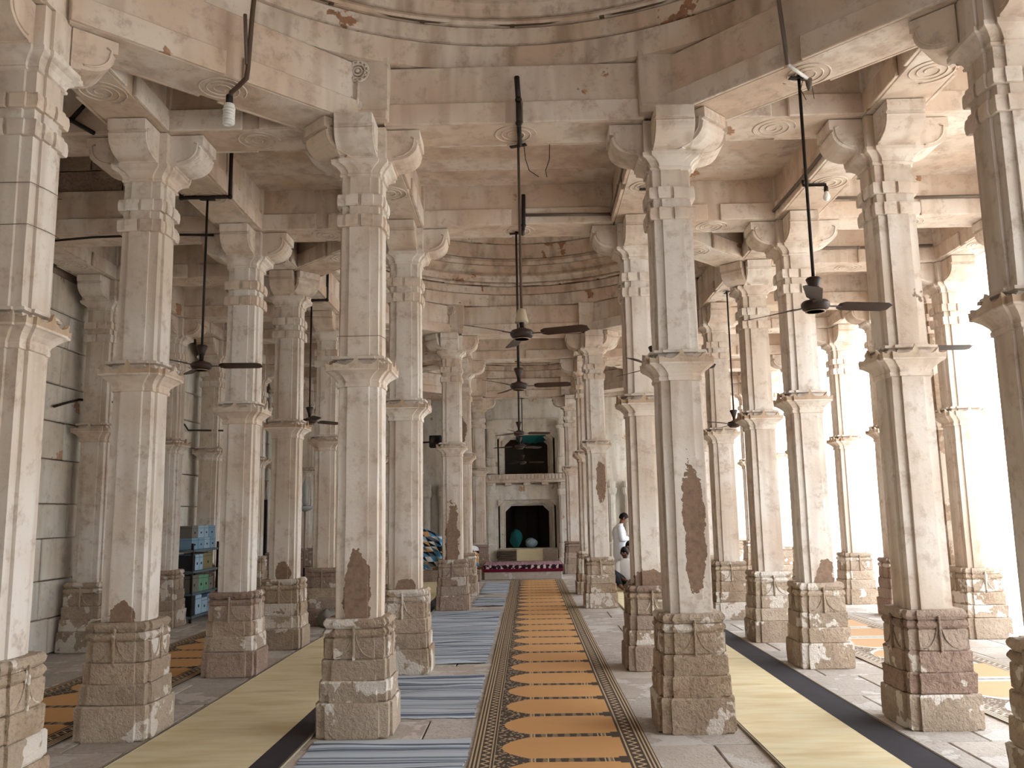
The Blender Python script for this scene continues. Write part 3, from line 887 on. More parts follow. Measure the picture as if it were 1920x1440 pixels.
# ------------------------------------------------------------------ ceiling fans
def blade_mesh(mat):
    m = MB(); pr = []
    n = 10
    for i in range(n + 1):
        t = i / n; x = 0.17 + 0.40 * t
        w = 0.052 + 0.012 * t
        if i == 0: w = 0.03
        if i == n: w = 0.04
        tw = -0.34 + 0.12 * t
        ring = []
        for (yy, zz) in ((-w, -0.002), (w, -0.002), (w, 0.002), (-w, 0.002)):
            ring.append((x, yy * math.cos(tw) - zz * math.sin(tw), yy * math.sin(tw) + zz * math.cos(tw) + 0.0))
        pr.append(ring)
    m.loft(pr)
    m.box(0.085, 0.20, -0.014, 0.014, -0.006, -0.001, 0.001)
    return m.mesh('blade', mat)
BLD = blade_mesh('fan_brown')
def fan(x, y, z, ztop, rot, label, cream=False, bell=0.0, hook=True):
    root = empty('ceiling_fan', (x, y, z), rot); tag(root, label, 'ceiling fan', 'ceiling fans of the hall')
    MB().lathe([(0.0, -0.045), (0.05, -0.043), (0.085, -0.030), (0.098, -0.008), (0.098, 0.012), (0.085, 0.028), (0.05, 0.036), (0.03, 0.05), (0.0, 0.052)], 20).build('motor', 'fan_brown', root)
    MB().lathe([(0.072, -0.046), (0.068, -0.040), (0.060, -0.046)], 20).build('trim_ring', 'copper_bowl', root)
    for k in range(3): put('blade', BLD, root, None, k * 2 * PI / 3)
    MB().tube([(0, 0, 0.04), (0, 0, ztop - z)], 0.012, 8).build('down_rod', 'cable_brown' if cream else 'dark_iron', root)
    MB().lathe([(0.018, 0.05), (0.022, 0.10), (0.03, 0.11), (0.0, 0.115)], 12).build('coupling', 'dark_iron', root)
    if cream: MB().lathe([(0.058, 0.095), (0.05, 0.13), (0.032, 0.205), (0.013, 0.215)], 18).build('canopy', 'fan_cream', root)
    else: MB().lathe([(0.02, 0.10), (0.03, 0.12), (0.055, 0.19), (0.045, 0.20), (0.012, 0.195)], 18).build('canopy', 'fan_brown', root)
    if hook:
        MB().box(-0.075, 0.075, -0.022, 0.022, ztop - z - 0.03, ztop - z - 0.018, 0.003).tube([(0, 0, ztop - z - 0.03), (0.02, 0, ztop - z - 0.01), (0, 0, ztop - z + 0.0)], 0.008, 6).build('hanger_plate', 'dark_iron', root)
d2r = math.radians
fan(0.03, 6.93, 3.07, SOF, d2r(-20), 'brown ceiling fan with cream canopy, frontmost over the central runner', True)
fan(-0.02, 9.25, 2.98, SOF, d2r(-8), 'brown ceiling fan hung second over the central runner')
fan(-0.08, 15.0, 3.0, SOF, d2r(15), 'ceiling fan hung third over the central runner')
fan(-0.09, 17.48, 2.95, SOF, d2r(40), 'ceiling fan hung fourth over the central runner')
fan(-0.06, 23.26, 2.97, SOF, d2r(5), 'ceiling fan hung farthest, in front of the two-storey gallery')
fan(2.10, 5.89, 3.01, SOF, d2r(10), 'big brown ceiling fan on a black rod at the bright side, nearest the camera')
fan(-3.05, 8.0, 3.05, SOF, d2r(5), 'dark ceiling fan hung between the pillars left of the yellow mat')
fan(-3.05, 12.1, 2.96, SOF, d2r(-65), 'small distant ceiling fan in the line of pillars left of the yellow mat')
fan(3.0, 12.1, 2.80, SOF, d2r(100), 'pale lit distant ceiling fan in the line right of the yellow mat')
fan(1.28, 8.0, 2.95, SOF, d2r(0), 'ceiling fan mostly hidden behind the front pillar right of the runner')
fan(4.33, 9.2, 3.30, SOF, d2r(0), 'ceiling fan mostly hidden behind the front pillar right of the yellow mat')

# ------------------------------------------------------------------ conduits, cables, bulbs
def pipe(pts, r, mat, label, name='conduit', clips=0, cat='conduit', round_=False):
    m = MB()
    if round_: m.tube(pts, r, 8)
    else:
        for a, b in zip(pts[:-1], pts[1:]): m.tube([a, b], r, 6)
        for p in pts[1:-1]: m.ball(p, r * 1.3, 8, 6)
    return tag(m.build(name, mat), label, cat)
pipe([(0.03, 6.505, 5.12), (0.04, 6.505, 4.92), (0.04, 6.505, 4.72), (0.045, 6.93, 4.722)], 0.022, 'dark_iron', 'dark conduit strip down the middle of the front dome beam')
pipe([(0.07, 8.985, 5.07), (0.065, 8.985, 4.72), (0.055, 9.29, 4.722)], 0.022, 'dark_iron', 'short dark conduit down the second beam over the runner')
pipe([(0.09, 8.97, 4.83), (1.03, 8.97, 4.82), (1.03, 8.2, 4.84), (1.03, 7.2, 4.86)], 0.018, 'grey_iron', 'grey conduit running along the second beam to the pillar right of the runner')
pipe([(-3.29, 7.95, 4.83), (-3.29, 7.95, 4.72), (-2.81, 7.95, 4.72), (-2.81, 7.95, 5.18)], 0.020, 'dark_iron', 'black square conduit wrapped under the beam above the dark fan')
pipe([(-3.28, 12.05, 4.72), (-2.81, 12.05, 4.72), (-2.81, 12.05, 5.15)], 0.020, 'dark_iron', 'black conduit wrapped under the beam above the small distant fan')
pipe([(2.80, 7.0, 4.80), (2.80, 8.2, 4.80), (2.80, 9.0, 4.82)], 0.016, 'grey_iron', 'grey conduit along the beam leading to the small round bulb')
pipe([(3.3, 8.975, 4.95), (4.3, 8.97, 4.93), (5.35, 8.97, 4.93)], 0.018, 'grey_iron', 'grey conduit on the beam between the bright side pillars')
pipe([(3.3, 10.76, 4.95), (4.4, 10.75, 4.93), (5.35, 10.75, 4.94)], 0.018, 'grey_iron', 'grey conduit on the farther beam between the bright side pillars')
pipe([(-5.80, 10.40, 3.01), (-5.79, 10.7, 3.10), (-5.78, 10.95, 3.17), (-5.33, 10.98, 3.13), (-5.33, 11.1, 3.12), (-5.6, 11.25, 3.10), (-5.79, 11.5, 3.13), (-5.80, 11.9, 3.12), (-5.79, 12.6, 3.05)], 0.016, 'dark_iron', 'black cable bundle slung along the block wall by its first pillar', 'cable', cat='cable', round_=True)
pipe([(-5.79, 14.1, 3.22), (-5.78, 14.4, 3.20), (-5.79, 14.6, 3.12), (-5.33, 14.95, 3.14), (-5.33, 15.08, 3.15), (-5.6, 15.24, 3.16), (-5.79, 16.1, 3.20)], 0.016, 'dark_iron', 'black cable bundle on the block wall above the steel rack', 'cable', cat='cable', round_=True)
pipe([(-5.30, 9.0, 4.66), (-4.7, 9.0, 4.70), (-3.9, 8.99, 4.71), (-3.35, 8.99, 4.69)], 0.014, 'dark_iron', 'black cable sagging along the dim beam near the masonry', 'cable', cat='cable', round_=True)
def loop_wire(x, y, z, e, label):
    pts = []
    for i in range(25):
        a = 2 * PI * i / 24
        px, py = math.cos(a), math.sin(a); k = e / max(abs(px), abs(py)) ** 0.75
        pts.append((x + px * k * 0.97, y + py * k * 0.97, z + 0.015 * math.sin(a)))
    tag(MB().tube(pts, 0.002, 4).build('tie_wire', 'cable_brown'), label, 'wire')
loop_wire(-1.26, 6.76, 3.02, 0.19, 'thin wire tied round the front pillar left of the runner')
loop_wire(-3.05, 4.98, 3.62, 0.19, 'upper thin wire tied round the nearest pillar at the picture edge')
loop_wire(-3.05, 4.98, 3.36, 0.19, 'lower thin wire tied round the nearest pillar at the picture edge')
tag(MB().tube([(0.08, 6.95, 4.72), (0.09, 6.95, 4.6), (0.12, 6.95, 4.5), (0.2, 6.95, 4.44)], 0.0035, 4).build('loose_wire', 'dark_iron'), 'loose wire hanging from the plate of the frontmost fan', 'wire')
tag(MB().tube([(0.30, 6.96, 4.735), (0.295, 6.96, 4.6), (0.26, 6.96, 4.5), (0.27, 6.96, 4.44)], 0.0035, 4).build('loose_wire', 'dark_iron'), 'loose wire hanging under the front dome beam beside the fan', 'wire')

pipe([(-3.50, 6.50, 4.98), (-3.62, 6.50, 4.84), (-3.42, 6.50, 4.72)], 0.018, 'dark_iron', 'black bent conduit beside the capital of the second pillar left of the yellow mat')
# compact fluorescent bulb on its bent pipe
cf = empty('spiral_bulb_lamp', (-2.09, 5.87, 4.74)); tag(cf, 'white spiral bulb hanging from a bent pipe under the diagonal beam', 'lamp')
MB().tube([(0.30, -0.30, 1.0), (0.24, -0.26, 0.45), (0.21, -0.235, 0.02), (0.19, -0.20, -0.03), (0.10, -0.10, -0.035), (0.02, -0.02, -0.04), (0, 0, -0.07)], 0.018, 8).build('bent_pipe', 'cable_brown', cf)
MB().tube([(0.19, -0.27, 0.42), (0.205, -0.245, 0.05)], 0.014, 6).build('second_pipe', 'grey_iron', cf)
MB().lathe([(0.022, -0.05), (0.026, -0.06), (0.026, -0.11), (0.02, -0.12)], 12).build('holder', 'dark_iron', cf)
MB().lathe([(0.02, -0.115), (0.038, -0.125), (0.04, -0.15), (0.03, -0.155)], 16).build('ballast', 'bulb_white', cf)
sp = [(0.034 * math.cos(i * 0.5), 0.034 * math.sin(i * 0.5), -0.155 - 0.13 * i / 75) for i in range(76)]
MB().tube(sp, 0.011, 8).build('spiral_tube', 'bulb_white', cf)
# round bulb on the right
rb = empty('round_bulb_lamp', (3.02, 8.0, 4.74)); tag(rb, 'small round bulb on a bracket under the beam by the bright pillars', 'lamp')
MB().tube([(-0.22, 0, 0.03), (-0.22, 0, -0.02), (0.0, 0, -0.02), (0, 0, -0.05)], 0.016, 6).build('bracket', 'dark_iron', rb)
MB().lathe([(0.02, -0.04), (0.022, -0.09), (0.0, -0.095)], 12).build('holder', 'dark_iron', rb)
MB().lathe([(0.014, -0.085), (0.02, -0.10), (0.034, -0.135), (0.034, -0.155), (0.02, -0.18), (0.0, -0.186)], 14).build('bulb', 'bulb_white', rb)
# empty socket at the big fan
sk = empty('empty_lamp_socket', (2.16, 5.86, 4.74)); tag(sk, 'empty lamp socket with bare wires beside the rod of the nearest fan', 'lamp socket')
MB().tube([(-0.28, -0.24, 1.0), (-0.24, -0.20, 0.4), (-0.20, -0.17, -0.02)], 0.016, 8).build('supply_pipe', 'grey_iron', sk)
MB().tube([(-0.20, -0.17, -0.02), (0.0, 0.0, -0.05)], 0.013, 8).build('arm', 'bulb_white', sk)
MB().lathe([(0.0, -0.04), (0.026, -0.05), (0.022, -0.09), (0.012, -0.13), (0.0, -0.14)], 10).build('socket', 'grey_iron', sk)
MB().tube([(-0.05, -0.04, -0.05), (-0.08, -0.05, -0.15), (-0.04, -0.03, -0.22)], 0.003, 4).tube([(0.02, 0, -0.1), (0.03, 0.0, -0.2)], 0.003, 4).build('bare_wire', 'cable_brown', sk)

# ------------------------------------------------------------------ stone bench with rug, step, mat, bundles
bench = MB().box(-1.05, 0.86, 21.3, 22.9, 0.0, 0.33, 0.012, 0.004, rng).build('stone_bench', 'flag_stone'); tag(bench, 'low stone bench at the far end under the maroon rug', 'bench')
def rug_mat():
    b = MatB('maroon_rug', 0.95); x, y, z = b.xyz()
    v = b.vec((1, 1, 1), False)
    f = X(b.nt, b.voro(12, v)); g = b.noise(26, 2, v)
    motif = ((f * 16.0).sin() + (g - 0.5) * 3).gt(-0.05)
    c = b.mix(motif, srgb(112, 32, 52), srgb(206, 176, 186))
    pan = ((x / 0.95).frac() - 0.5).abs().gt(0.475)
    c = b.mix(pan, c, srgb(190, 150, 160))
    bx = (x - 0.96).abs()
    edge = bx.gt(0.86).max(z.lt(0.30))
    dk = ((x * 41.0).sin() * 0.35 + (f - 0.4) * 1.6 + (g - 0.5) * 2.4).gt(0.0)
    c2 = b.mix(dk, srgb(206, 186, 190), srgb(40, 20, 34))
    fr = y.lt(0.12) * z.gt(0.26)
    c = b.mix(fr, c, c2)
    c = b.mix(z.lt(0.265), c, srgb(104, 20, 42)); c = b.mix(bx.gt(0.965), c, srgb(120, 26, 48))
    b.color(c); M['maroon_rug'] = b.m
rug_mat()
prof = [(-0.02, 0.20), (-0.02, 0.27), (-0.015, 0.325), (0.01, 0.352), (0.4, 0.355), (0.8, 0.35), (1.2, 0.355), (1.59, 0.35)]
rg = MB(); nx = 24; rings = []
for i in range(nx + 1):
    x = -0.03 + 1.97 * i / nx
    wz = 0.006 * math.sin(i * 1.7)
    outer = [(x, y + 0.004 * math.sin(i * 2.3), z + (wz if j < 2 else 0)) for j, (y, z) in enumerate(prof)]
    inner = [(x, y + 0.012, z - 0.012) for y, z in reversed(prof)]
    rings.append(outer + inner)
rg.loft(rings)
tag(rg.build('bench_rug', 'maroon_rug', None, (-1.055, 21.29, 0.0)), 'maroon and white floral rug draped over the stone bench', 'rug')
st = MB().box(-0.80, 0.86, 24.05, 24.58, 0.0, 0.60, 0.01, 0.003, rng).build('stone_step', 'masonry_stone'); tag(st, 'stone step below the dark lower opening behind the bench', 'step')
ym = MB().loft([[(x, y, z) for y, z in ((24.02, 0.30), (24.02, 0.605), (24.04, 0.617), (24.5, 0.617), (24.5, 0.604), (24.045, 0.604), (24.033, 0.595), (24.033, 0.30))] for x in (-0.28, 0.08, 0.44)])
tag(ym.build('folded_mat', 'yellow_felt'), 'yellow mat folded over the stone step behind the bench', 'mat')
sg = MB()
for k in range(5): sg.box(-0.78, -0.30, 24.0 - 0.0, 24.03, 0.32 + k * 0.055, 0.36 + k * 0.055, 0.006)
tag(sg.build('folded_blanket', 'cable_brown'), 'brown folded blanket beside the yellow mat on the step', 'blanket')
def bundle(x, y, z, rx, ry, rz, mat, label, seed, name='cloth_bundle'):
    r = random.Random(seed); m = MB(); seg, rows = 18, 12; rings = []
    for k in range(1, rows):
        t = PI * k / rows; ring = []
        for i in range(seg):
            a = 2 * PI * i / seg
            f = 1 + 0.20 * math.sin(3 * a + seed + 2 * t) + 0.10 * math.sin(7 * a + 3 * t) + r.uniform(-0.03, 0.03)
            ring.append((rx * math.sin(t) * f * math.cos(a), ry * math.sin(t) * f * math.sin(a), max(0.0, rz * (1 - math.cos(t)) * (1 + 0.05 * math.sin(3 * a)))))
        rings.append(ring)
    m.loft(rings, True, True, True)
    return tag(m.build(name, mat, None, (x, y, z)), label, 'bundle')
bundle(-0.30, 24.9, 0.62, 0.16, 0.15, 0.26, 'teal_cloth', 'teal cloth bundle on the sill of the dark lower opening', 3)
bundle(0.12, 24.9, 0.62, 0.17, 0.15, 0.14, 'plastic_wrap', 'plastic wrapped bundle beside the teal cloth in the dark opening', 5, 'wrapped_bundle')
# teal awning cloth in the upper opening
aw = MB(); rings = []
for i in range(21):
    x = -0.25 + 1.05 * i / 20; zt = 3.80 + 0.05 * i / 20
    sag = 0.10 * math.sin(PI * i / 20) + 0.02 * math.sin(i * 1.9)
    rings.append([(x, 24.72, zt), (x, 24.90, zt - 0.02 - sag), (x, 24.96, zt - 0.10 - sag), (x, 24.97, zt - 0.10 - sag), (x, 24.91, zt - 0.01 - sag), (x, 24.72, zt + 0.012)])
aw.loft(rings, True, True, True)
tag(aw.build('awning_cloth', 'teal_cloth'), 'teal cloth sagging under the top of the upper gallery opening', 'cloth')

# patterned cloth draped over a low stone ledge
def tri_mat():
    b = MatB('triangle_print', 0.9); x, y, z = b.xyz()
    v = z / 0.12; u = x / 0.14 + v * 0.5
    iu, iv = u.floor(), v.floor()
    half = (u.frac() + v.frac()).gt(1.0)
    wn = b.nt.nodes.new('ShaderNodeTexWhiteNoise'); wn.noise_dimensions = '3D'
    cb = b.nt.nodes.new('ShaderNodeCombineXYZ')
    for i, q in enumerate((iu, iv, half)): b.nt.links.new(q.v, cb.inputs[i])
    b.nt.links.new(cb.outputs[0], wn.inputs[0])
    r = b.nt.nodes.new('ShaderNodeValToRGB'); r.color_ramp.interpolation = 'CONSTANT'
    b.nt.links.new(wn.outputs['Value'], r.inputs[0])
    cols = [(0.0, srgb(34, 34, 40)), (0.26, srgb(90, 150, 196)), (0.46, srgb(206, 160, 104)), (0.62, srgb(226, 226, 222)), (0.76, srgb(96, 104, 116)), (0.88, srgb(150, 196, 222))]
    el = r.color_ramp.elements
    el[0].position, el[0].color = cols[0][0], cols[0][1] + (1,)
    el[1].position, el[1].color = cols[1][0], cols[1][1] + (1,)
    for p, c in cols[2:]:
        e = el.new(p); e.color = c + (1,)
    b.color(r.outputs[0]); M['triangle_print'] = b.m
tri_mat()
ledge = MB().box(-2.72, -1.12, 21.0, 21.3, 0.0, 0.26, 0.01, 0.004, rng).build('stone_ledge', 'masonry_stone'); tag(ledge, 'low stone ledge beside the bench under the patterned cloth', 'ledge')
cl = MB(); rings = []; n = 40
for i in range(n + 1):
    t = i / n; x = 1.52 * t
    ztop = 1.30 - 0.52 * t + 0.03 * math.sin(9 * t); zb = 0.275 + 0.06 * math.sin(5 * t) ** 2
    fo = lambda q: 0.035 * math.sin(26 * t + q) + 0.02 * math.sin(47 * t)
    fr = [(x, -0.05 + fo(0) * 1.4, zb), (x, -0.03 + fo(0.4), zb + 0.33 * (ztop - zb)), (x, -0.01 + fo(0.9) * 0.8, zb + 0.7 * (ztop - zb)), (x, 0.03 + fo(1) * 0.3, ztop), (x, 0.09, ztop - 0.03), (x, 0.13, ztop - 0.35)]
    rings.append(fr + [(a, b + 0.014, c) for a, b, c in reversed(fr)])
cl.loft(rings, True, True, True)
tag(cl.build('patterned_cloth', 'triangle_print', None, (-2.68, 21.08, 0.0)), 'blue, black and tan triangle print cloth draped above the stone ledge', 'cloth')

# loudspeaker on a far pillar
spk = empty('loudspeaker', (-2.2, 21.2, 3.25)); tag(spk, 'black horn loudspeaker high on a far pillar above the patterned cloth', 'loudspeaker')
MB().box(-0.16, 0.14, -0.14, 0.12, 0.0, 0.30, 0.015).build('cabinet', 'box_dark', spk)
MB().lathe([(0.03, 0.0), (0.05, 0.05), (0.13, 0.10), (0.135, 0.11), (0.115, 0.105), (0.03, 0.03)], 18).xf(Matrix.Translation((-0.0, -0.14, 0.15)) @ Matrix.Rotation(PI / 2, 4, 'X')).build('horn', 'dark_iron', spk)
MB().tube([(-0.16, 0.05, 0.15), (-0.62, 0.25, 0.15)], 0.02, 6).build('mount_arm', 'dark_iron', spk)

# ------------------------------------------------------------------ steel rack with boxes
rack = empty('steel_rack', (-5.42, 14.1, 0)); tag(rack, 'slotted steel rack of blue boxes against the block wall', 'rack')
Y0, Y1, X0, X1 = -0.55, 0.55, -0.19, 0.19
for x in (X0, X1):
    for y in (Y0, Y1):
        MB().box(x - 0.018, x + 0.018, y - 0.003, y + 0.003, 0, 1.22).box(x - 0.003 + (0.015 if x > 0 else -0.015), x + 0.003 + (0.015 if x > 0 else -0.015), y - 0.018, y + 0.018, 0, 1.22).build('upright', 'dark_iron', rack)
LV = [0.10, 0.45, 0.79, 1.12]
for z in LV:
    MB().box(X0 - 0.016, X1 + 0.016, Y0 - 0.02, Y1 + 0.02, z - 0.035, z, 0.004).build('shelf', 'steel_blue', rack)
bx = random.Random(11)
BOXN = 0
def carton(x0, x1, y0, y1, z0, z1, mat, label, name='storage_box', lid=True):
    r = empty(name, (-5.42 + (x0 + x1) / 2, 14.1 + (y0 + y1) / 2, z0)); tag(r, label, 'box', 'boxes on the steel rack')
    w, d, h = (x1 - x0) / 2, (y1 - y0) / 2, z1 - z0
    MB().box(-w, w, -d, d, 0.001, h, 0.004).build('body', mat, r)
    if lid: MB().box(-w - 0.003, w + 0.003, -d - 0.003, d + 0.003, h * 0.80, h * 0.82, 0.0).box(w - 0.001, w + 0.004, -0.02, 0.02, h * 0.35, h * 0.5).build('lid_seam', 'box_dark', r)
LN = ['bottom shelf', 'second shelf', 'third shelf', 'top shelf']
POS = ['nearest', 'second', 'third', 'fourth']
lay_ = {0: [('box_dark', .24, .30), ('box_pale', .26, .30), ('box_pale', .25, .24), ('box_blue', .25, .28)],  # nearest box darkened: shade of its end face put into the colour
        1: [('box_grey', .34, .27), ('box_green', .22, .26), ('box_green', .22, .25), ('box_grey', .2, .2)],
        2: [('box_dark', .17, .24), ('box_pale', .17, .25), ('box_pale', .17, .25), ('box_tan', .42, .26)],  # nearest box again painted dark for its shaded end
        3: [('box_blue', .26, .18), ('box_blue', .26, .18), ('box_pale', .26, .18), ('box_blue', .24, .18)]}
for lv, row in lay_.items():
    y = Y0 + 0.02
    for k, (mt, w, h) in enumerate(row):
        w = min(w, Y1 - 0.02 - y)
        if w < 0.06: continue
        cname = {'box_blue': 'blue', 'box_pale': 'pale blue', 'box_green': 'green', 'box_tan': 'tan', 'box_grey': 'grey', 'box_dark': 'shade-dark'}[mt]
        carton(-0.165, 0.17, y, y + w - 0.012, LV[lv], LV[lv] + h, mt, f'{cname} storage box, {POS[k]} from the camera on the {LN[lv]} of the rack')
        y += w
y = Y0 + 0.02
for k, (mt, w, cn) in enumerate((('box_grey', .26, 'grey'), ('box_pale', .26, 'pale blue'), ('box_pale', .20, 'pale blue'), ('box_blue', .30, 'blue'))):
    carton(-0.165, 0.165, y, y + w - 0.015, 1.302, 1.302 + 0.19, mt, f'{cn} storage box, {POS[k]} from the camera in the topmost layer on the rack')
    y += w
# brass and glass lamps standing in the far left bay
def cand(x, y, label):
    r = empty('glass_lamp_stand', (x, y, 0)); tag(r, label, 'lamp', 'lamp stands in the far bay')
    MB().lathe([(0.14, 0.0), (0.13, 0.04), (0.03, 0.08), (0.02, 0.5)], 14).build('base', 'dark_iron', r)
    MB().tube([(0, 0, 0.4), (0, 0, 1.75)], 0.018, 8).build('pole', 'copper_bowl', r)
    MB().lathe([(0.03, 1.72), (0.16, 1.78), (0.17, 1.84), (0.12, 1.85)], 16).build('tray', 'glass_lamp', r)
    for k in range(3):
        a = k * 2 * PI / 3
        MB().tube([(0, 0, 1.8), (0.12 * math.cos(a), 0.12 * math.sin(a), 1.86), (0.13 * math.cos(a), 0.13 * math.sin(a), 2.0)], 0.01, 6).build('arm', 'copper_bowl', r)
    MB().lathe([(0.03, 1.85), (0.07, 1.95), (0.06, 2.1), (0.08, 2.25), (0.05, 2.35), (0.02, 2.42), (0.0, 2.45)], 14).build('glass_shade', 'glass_lamp', r)
cand(-4.88, 19.0, 'tall glass lamp stand in the far bay, nearer the block wall')
cand(-4.55, 19.2, 'tall glass lamp stand in the far bay, nearer the runner')
bundle(-2.91, 12.78, 0.0, 0.14, 0.13, 0.13, 'box_grey', 'grey rag bundle on the floor behind the front pillar left of the runner', 9, 'rag_bundle')

# ------------------------------------------------------------------ people
def skin_body(name, mat, nodes, edges, root_i, parent, sub=2):
    """one continuous skinned figure: nodes = (x, y, z, radius x, radius y)"""
    me = bpy.data.meshes.new(name); bm = bmesh.new(); ly = bm.verts.layers.skin.verify()
    vs_ = []
    for i, (x, y, z, rx, ry) in enumerate(nodes):
        v = bm.verts.new((x, y, z)); v[ly].radius = (rx, ry); v[ly].use_root = (i == root_i); vs_.append(v)
    for a, b in edges: bm.edges.new((vs_[a], vs_[b]))
    bm.to_mesh(me); bm.free(); me.materials.append(M[mat])
    o = put(name, me, parent)
    o.modifiers.new('skin', 'SKIN').use_smooth_shade = True
    sb = o.modifiers.new('sub', 'SUBSURF'); sb.levels = sb.render_levels = sub
    return o
def hand(nodes, edges, wrist, pos, d, up, s=1.0, curl=0.5):
    """palm, four fingers and a thumb appended to a skin skeleton; d = pointing direction, up = back of the hand"""
    d, up = Vector(d).normalized(), Vector(up).normalized(); side = d.cross(up).normalized()
    pos = Vector(pos)
    palm = len(nodes); p = pos + d * 0.045 * s
    nodes.append((*p, 0.028 * s, 0.016 * s)); edges.append((wrist, palm))
    for k, (off, L) in enumerate(((-0.026, 0.065), (-0.009, 0.075), (0.009, 0.07), (0.026, 0.055))):
        a = pos + d * 0.085 * s + side * off * s
        b = a + (d * math.cos(curl) - up * math.sin(curl)) * L * 0.5 * s
        c = b + (d * math.cos(curl * 2) - up * math.sin(curl * 2)) * L * 0.5 * s
        i = len(nodes)
        for q in (a, b, c): nodes.append((*q, 0.0085 * s, 0.0085 * s))
        edges += [(palm, i), (i, i + 1), (i + 1, i + 2)]
    a = pos + d * 0.03 * s - side * 0.034 * s; b = a + (d * 0.6 - side * 0.6 - up * 0.3).normalized() * 0.035 * s; c = b + d * 0.028 * s
    i = len(nodes)
    for q in (a, b, c): nodes.append((*q, 0.0095 * s, 0.0095 * s))
    edges += [(palm, i), (i, i + 1), (i + 1, i + 2)]
def head(parent, pos, facing, tilt, skin_mat, s=1.0, beard=False):
    """hair, ears, eyes, nose, mouth placed on the head of a figure"""
    Mx = Matrix.Translation(pos) @ Matrix.Rotation(facing, 4, 'Z') @ Matrix.Rotation(tilt, 4, 'X') @ Matrix.Scale(s, 4)
    hs = MB()
    rows, seg = 9, 18; rings = []
    for k in range(rows):
        t = PI * 0.66 * k / (rows - 1) + 0.03
        ring = []
        for i in range(seg):
            a = 2 * PI * i / seg
            front = max(0.0, -math.sin(a))
            tt = t * (1 - 0.50 * front)
            r = 1.14 + 0.02 * math.sin(7 * a + k)
            ring.append((0.078 * r * math.sin(tt) * math.cos(a), 0.096 * r * math.sin(tt) * math.sin(a) + 0.008, 0.105 * r * math.cos(tt) + 0.012))
        rings.append(ring)
    hs.loft(rings, True, True, True).xf(Mx).build('hair', 'hair_black', parent)
    f = MB()
    f.loft([[(-0.012, -0.092, 0.015), (0.012, -0.092, 0.015), (0.006, -0.098, 0.016), (-0.006, -0.098, 0.016)], [(-0.017, -0.090, -0.030), (0.017, -0.090, -0.030), (0.010, -0.118, -0.026), (-0.010, -0.118, -0.026)]], True, True, True)
    f.xf(Mx).build('nose', skin_mat, parent)
    for sx in (-1, 1):
        MB().ball((sx * 0.031, -0.086, 0.012), (0.014, 0.010, 0.008), 10, 6).xf(Mx).build('eye', 'bulb_white', parent)
        MB().ball((sx * 0.031, -0.095, 0.012), (0.007, 0.004, 0.007), 8, 5).xf(Mx).build('pupil', 'hair_black', parent)
        MB().tube([(sx * 0.014, -0.093, 0.030), (sx * 0.031, -0.094, 0.036), (sx * 0.050, -0.084, 0.031)], 0.005, 5).xf(Mx).build('eyebrow', 'hair_black', parent)
        MB().ball((sx * 0.082, 0.008, -0.004), (0.012, 0.020, 0.032), 10, 6).xf(Mx).build('ear', skin_mat, parent)
    MB().tube([(-0.025, -0.088, -0.052), (0, -0.095, -0.050), (0.025, -0.088, -0.052)], [0.003, 0.006, 0.003], 6).xf(Mx).build('mouth', 'cable_brown', parent)
    if beard:
        MB().tube([(-0.030, -0.088, -0.043), (0, -0.097, -0.038), (0.030, -0.088, -0.043)], 0.006, 6).xf(Mx).build('moustache', 'hair_black', parent)
def garment(rings, name, mat, parent, n=20):
    """rings = (x, y, z, rx, ry[, rot]) stacked into a closed cloth tube with soft folds"""
    m = MB(); rr = []
    for k, q in enumerate(rings):
        x, y, z, rx, ry = q[:5]
        rr.append([(x + rx * (1 + 0.035 * math.sin(5 * 2 * PI * i / n + k * 0.7)) * math.cos(2 * PI * i / n), y + ry * (1 + 0.035 * math.sin(4 * 2 * PI * i / n + k)) * math.sin(2 * PI * i / n), z) for i in range(n)])
    return m.loft(rr, True, True, True).build(name, mat, parent)

# standing man in a white kurta, turned to the open side, looking down at his hands
SX, SY = 2.05, 19.0
man = empty('person', (SX, SY, 0.018)); tag(man, 'standing person in a long white kurta looking down at raised hands', 'person')
N = [(0, 0, 0.80, .13, .10), (0.0, 0, 0.98, .12, .09), (-0.015, 0, 1.13, .09, .11), (0.0, 0, 1.22, .06, .075), (0.045, 0, 1.33, .043, .043), (0.085, 0, 1.405, .080, .072), (0.105, 0, 1.455, .078, .070)]
Ed = [(i, i + 1) for i in range(6)]
for s in (-1, 1):
    i = len(N)
    N += [(0.0, s * 0.16, 1.21, .055, .055), (0.02, s * 0.19, 0.99, .042, .042), (0.18, s * 0.10, 1.02, .026, .026)]
    Ed += [(3, i), (i, i + 1), (i + 1, i + 2)]
    hand(N, Ed, i + 2, (0.19, s * 0.095, 1.03), (0.7, -s * 0.25, 0.5), (-0.5, 0, 0.8), 0.9, 0.5)
    j = len(N)
    N += [(0.0, s * 0.085, 0.74, .078, .078), (0.01, s * 0.09, 0.42, .055, .055), (0.0, s * 0.09, 0.075, .036, .036), (0.10, s * 0.10, 0.035, .035, .028), (0.15, s * 0.10, 0.03, .028, .02)]
    Ed += [(0, j), (j, j + 1), (j + 1, j + 2), (j + 2, j + 3), (j + 3, j + 4)]
skin_body('body', 'skin', N, Ed, 0, man)
head(man, (0.098, 0, 1.435), PI / 2, 0.55, 'skin', 0.95)
garment([(-0.005, 0, 0.30, .17, .20), (-0.005, 0, 0.32, .172, .20), (0, 0, 0.55, .165, .19), (0.0, 0, 0.80, .155, .175), (-0.005, 0, 0.98, .145, .16), (-0.02, 0, 1.14, .150, .18), (-0.015, 0, 1.23, .12, .185), (0.0, 0, 1.285, .075, .11), (0.03, 0, 1.325, .058, .062)], 'kurta', 'white_cloth', man)
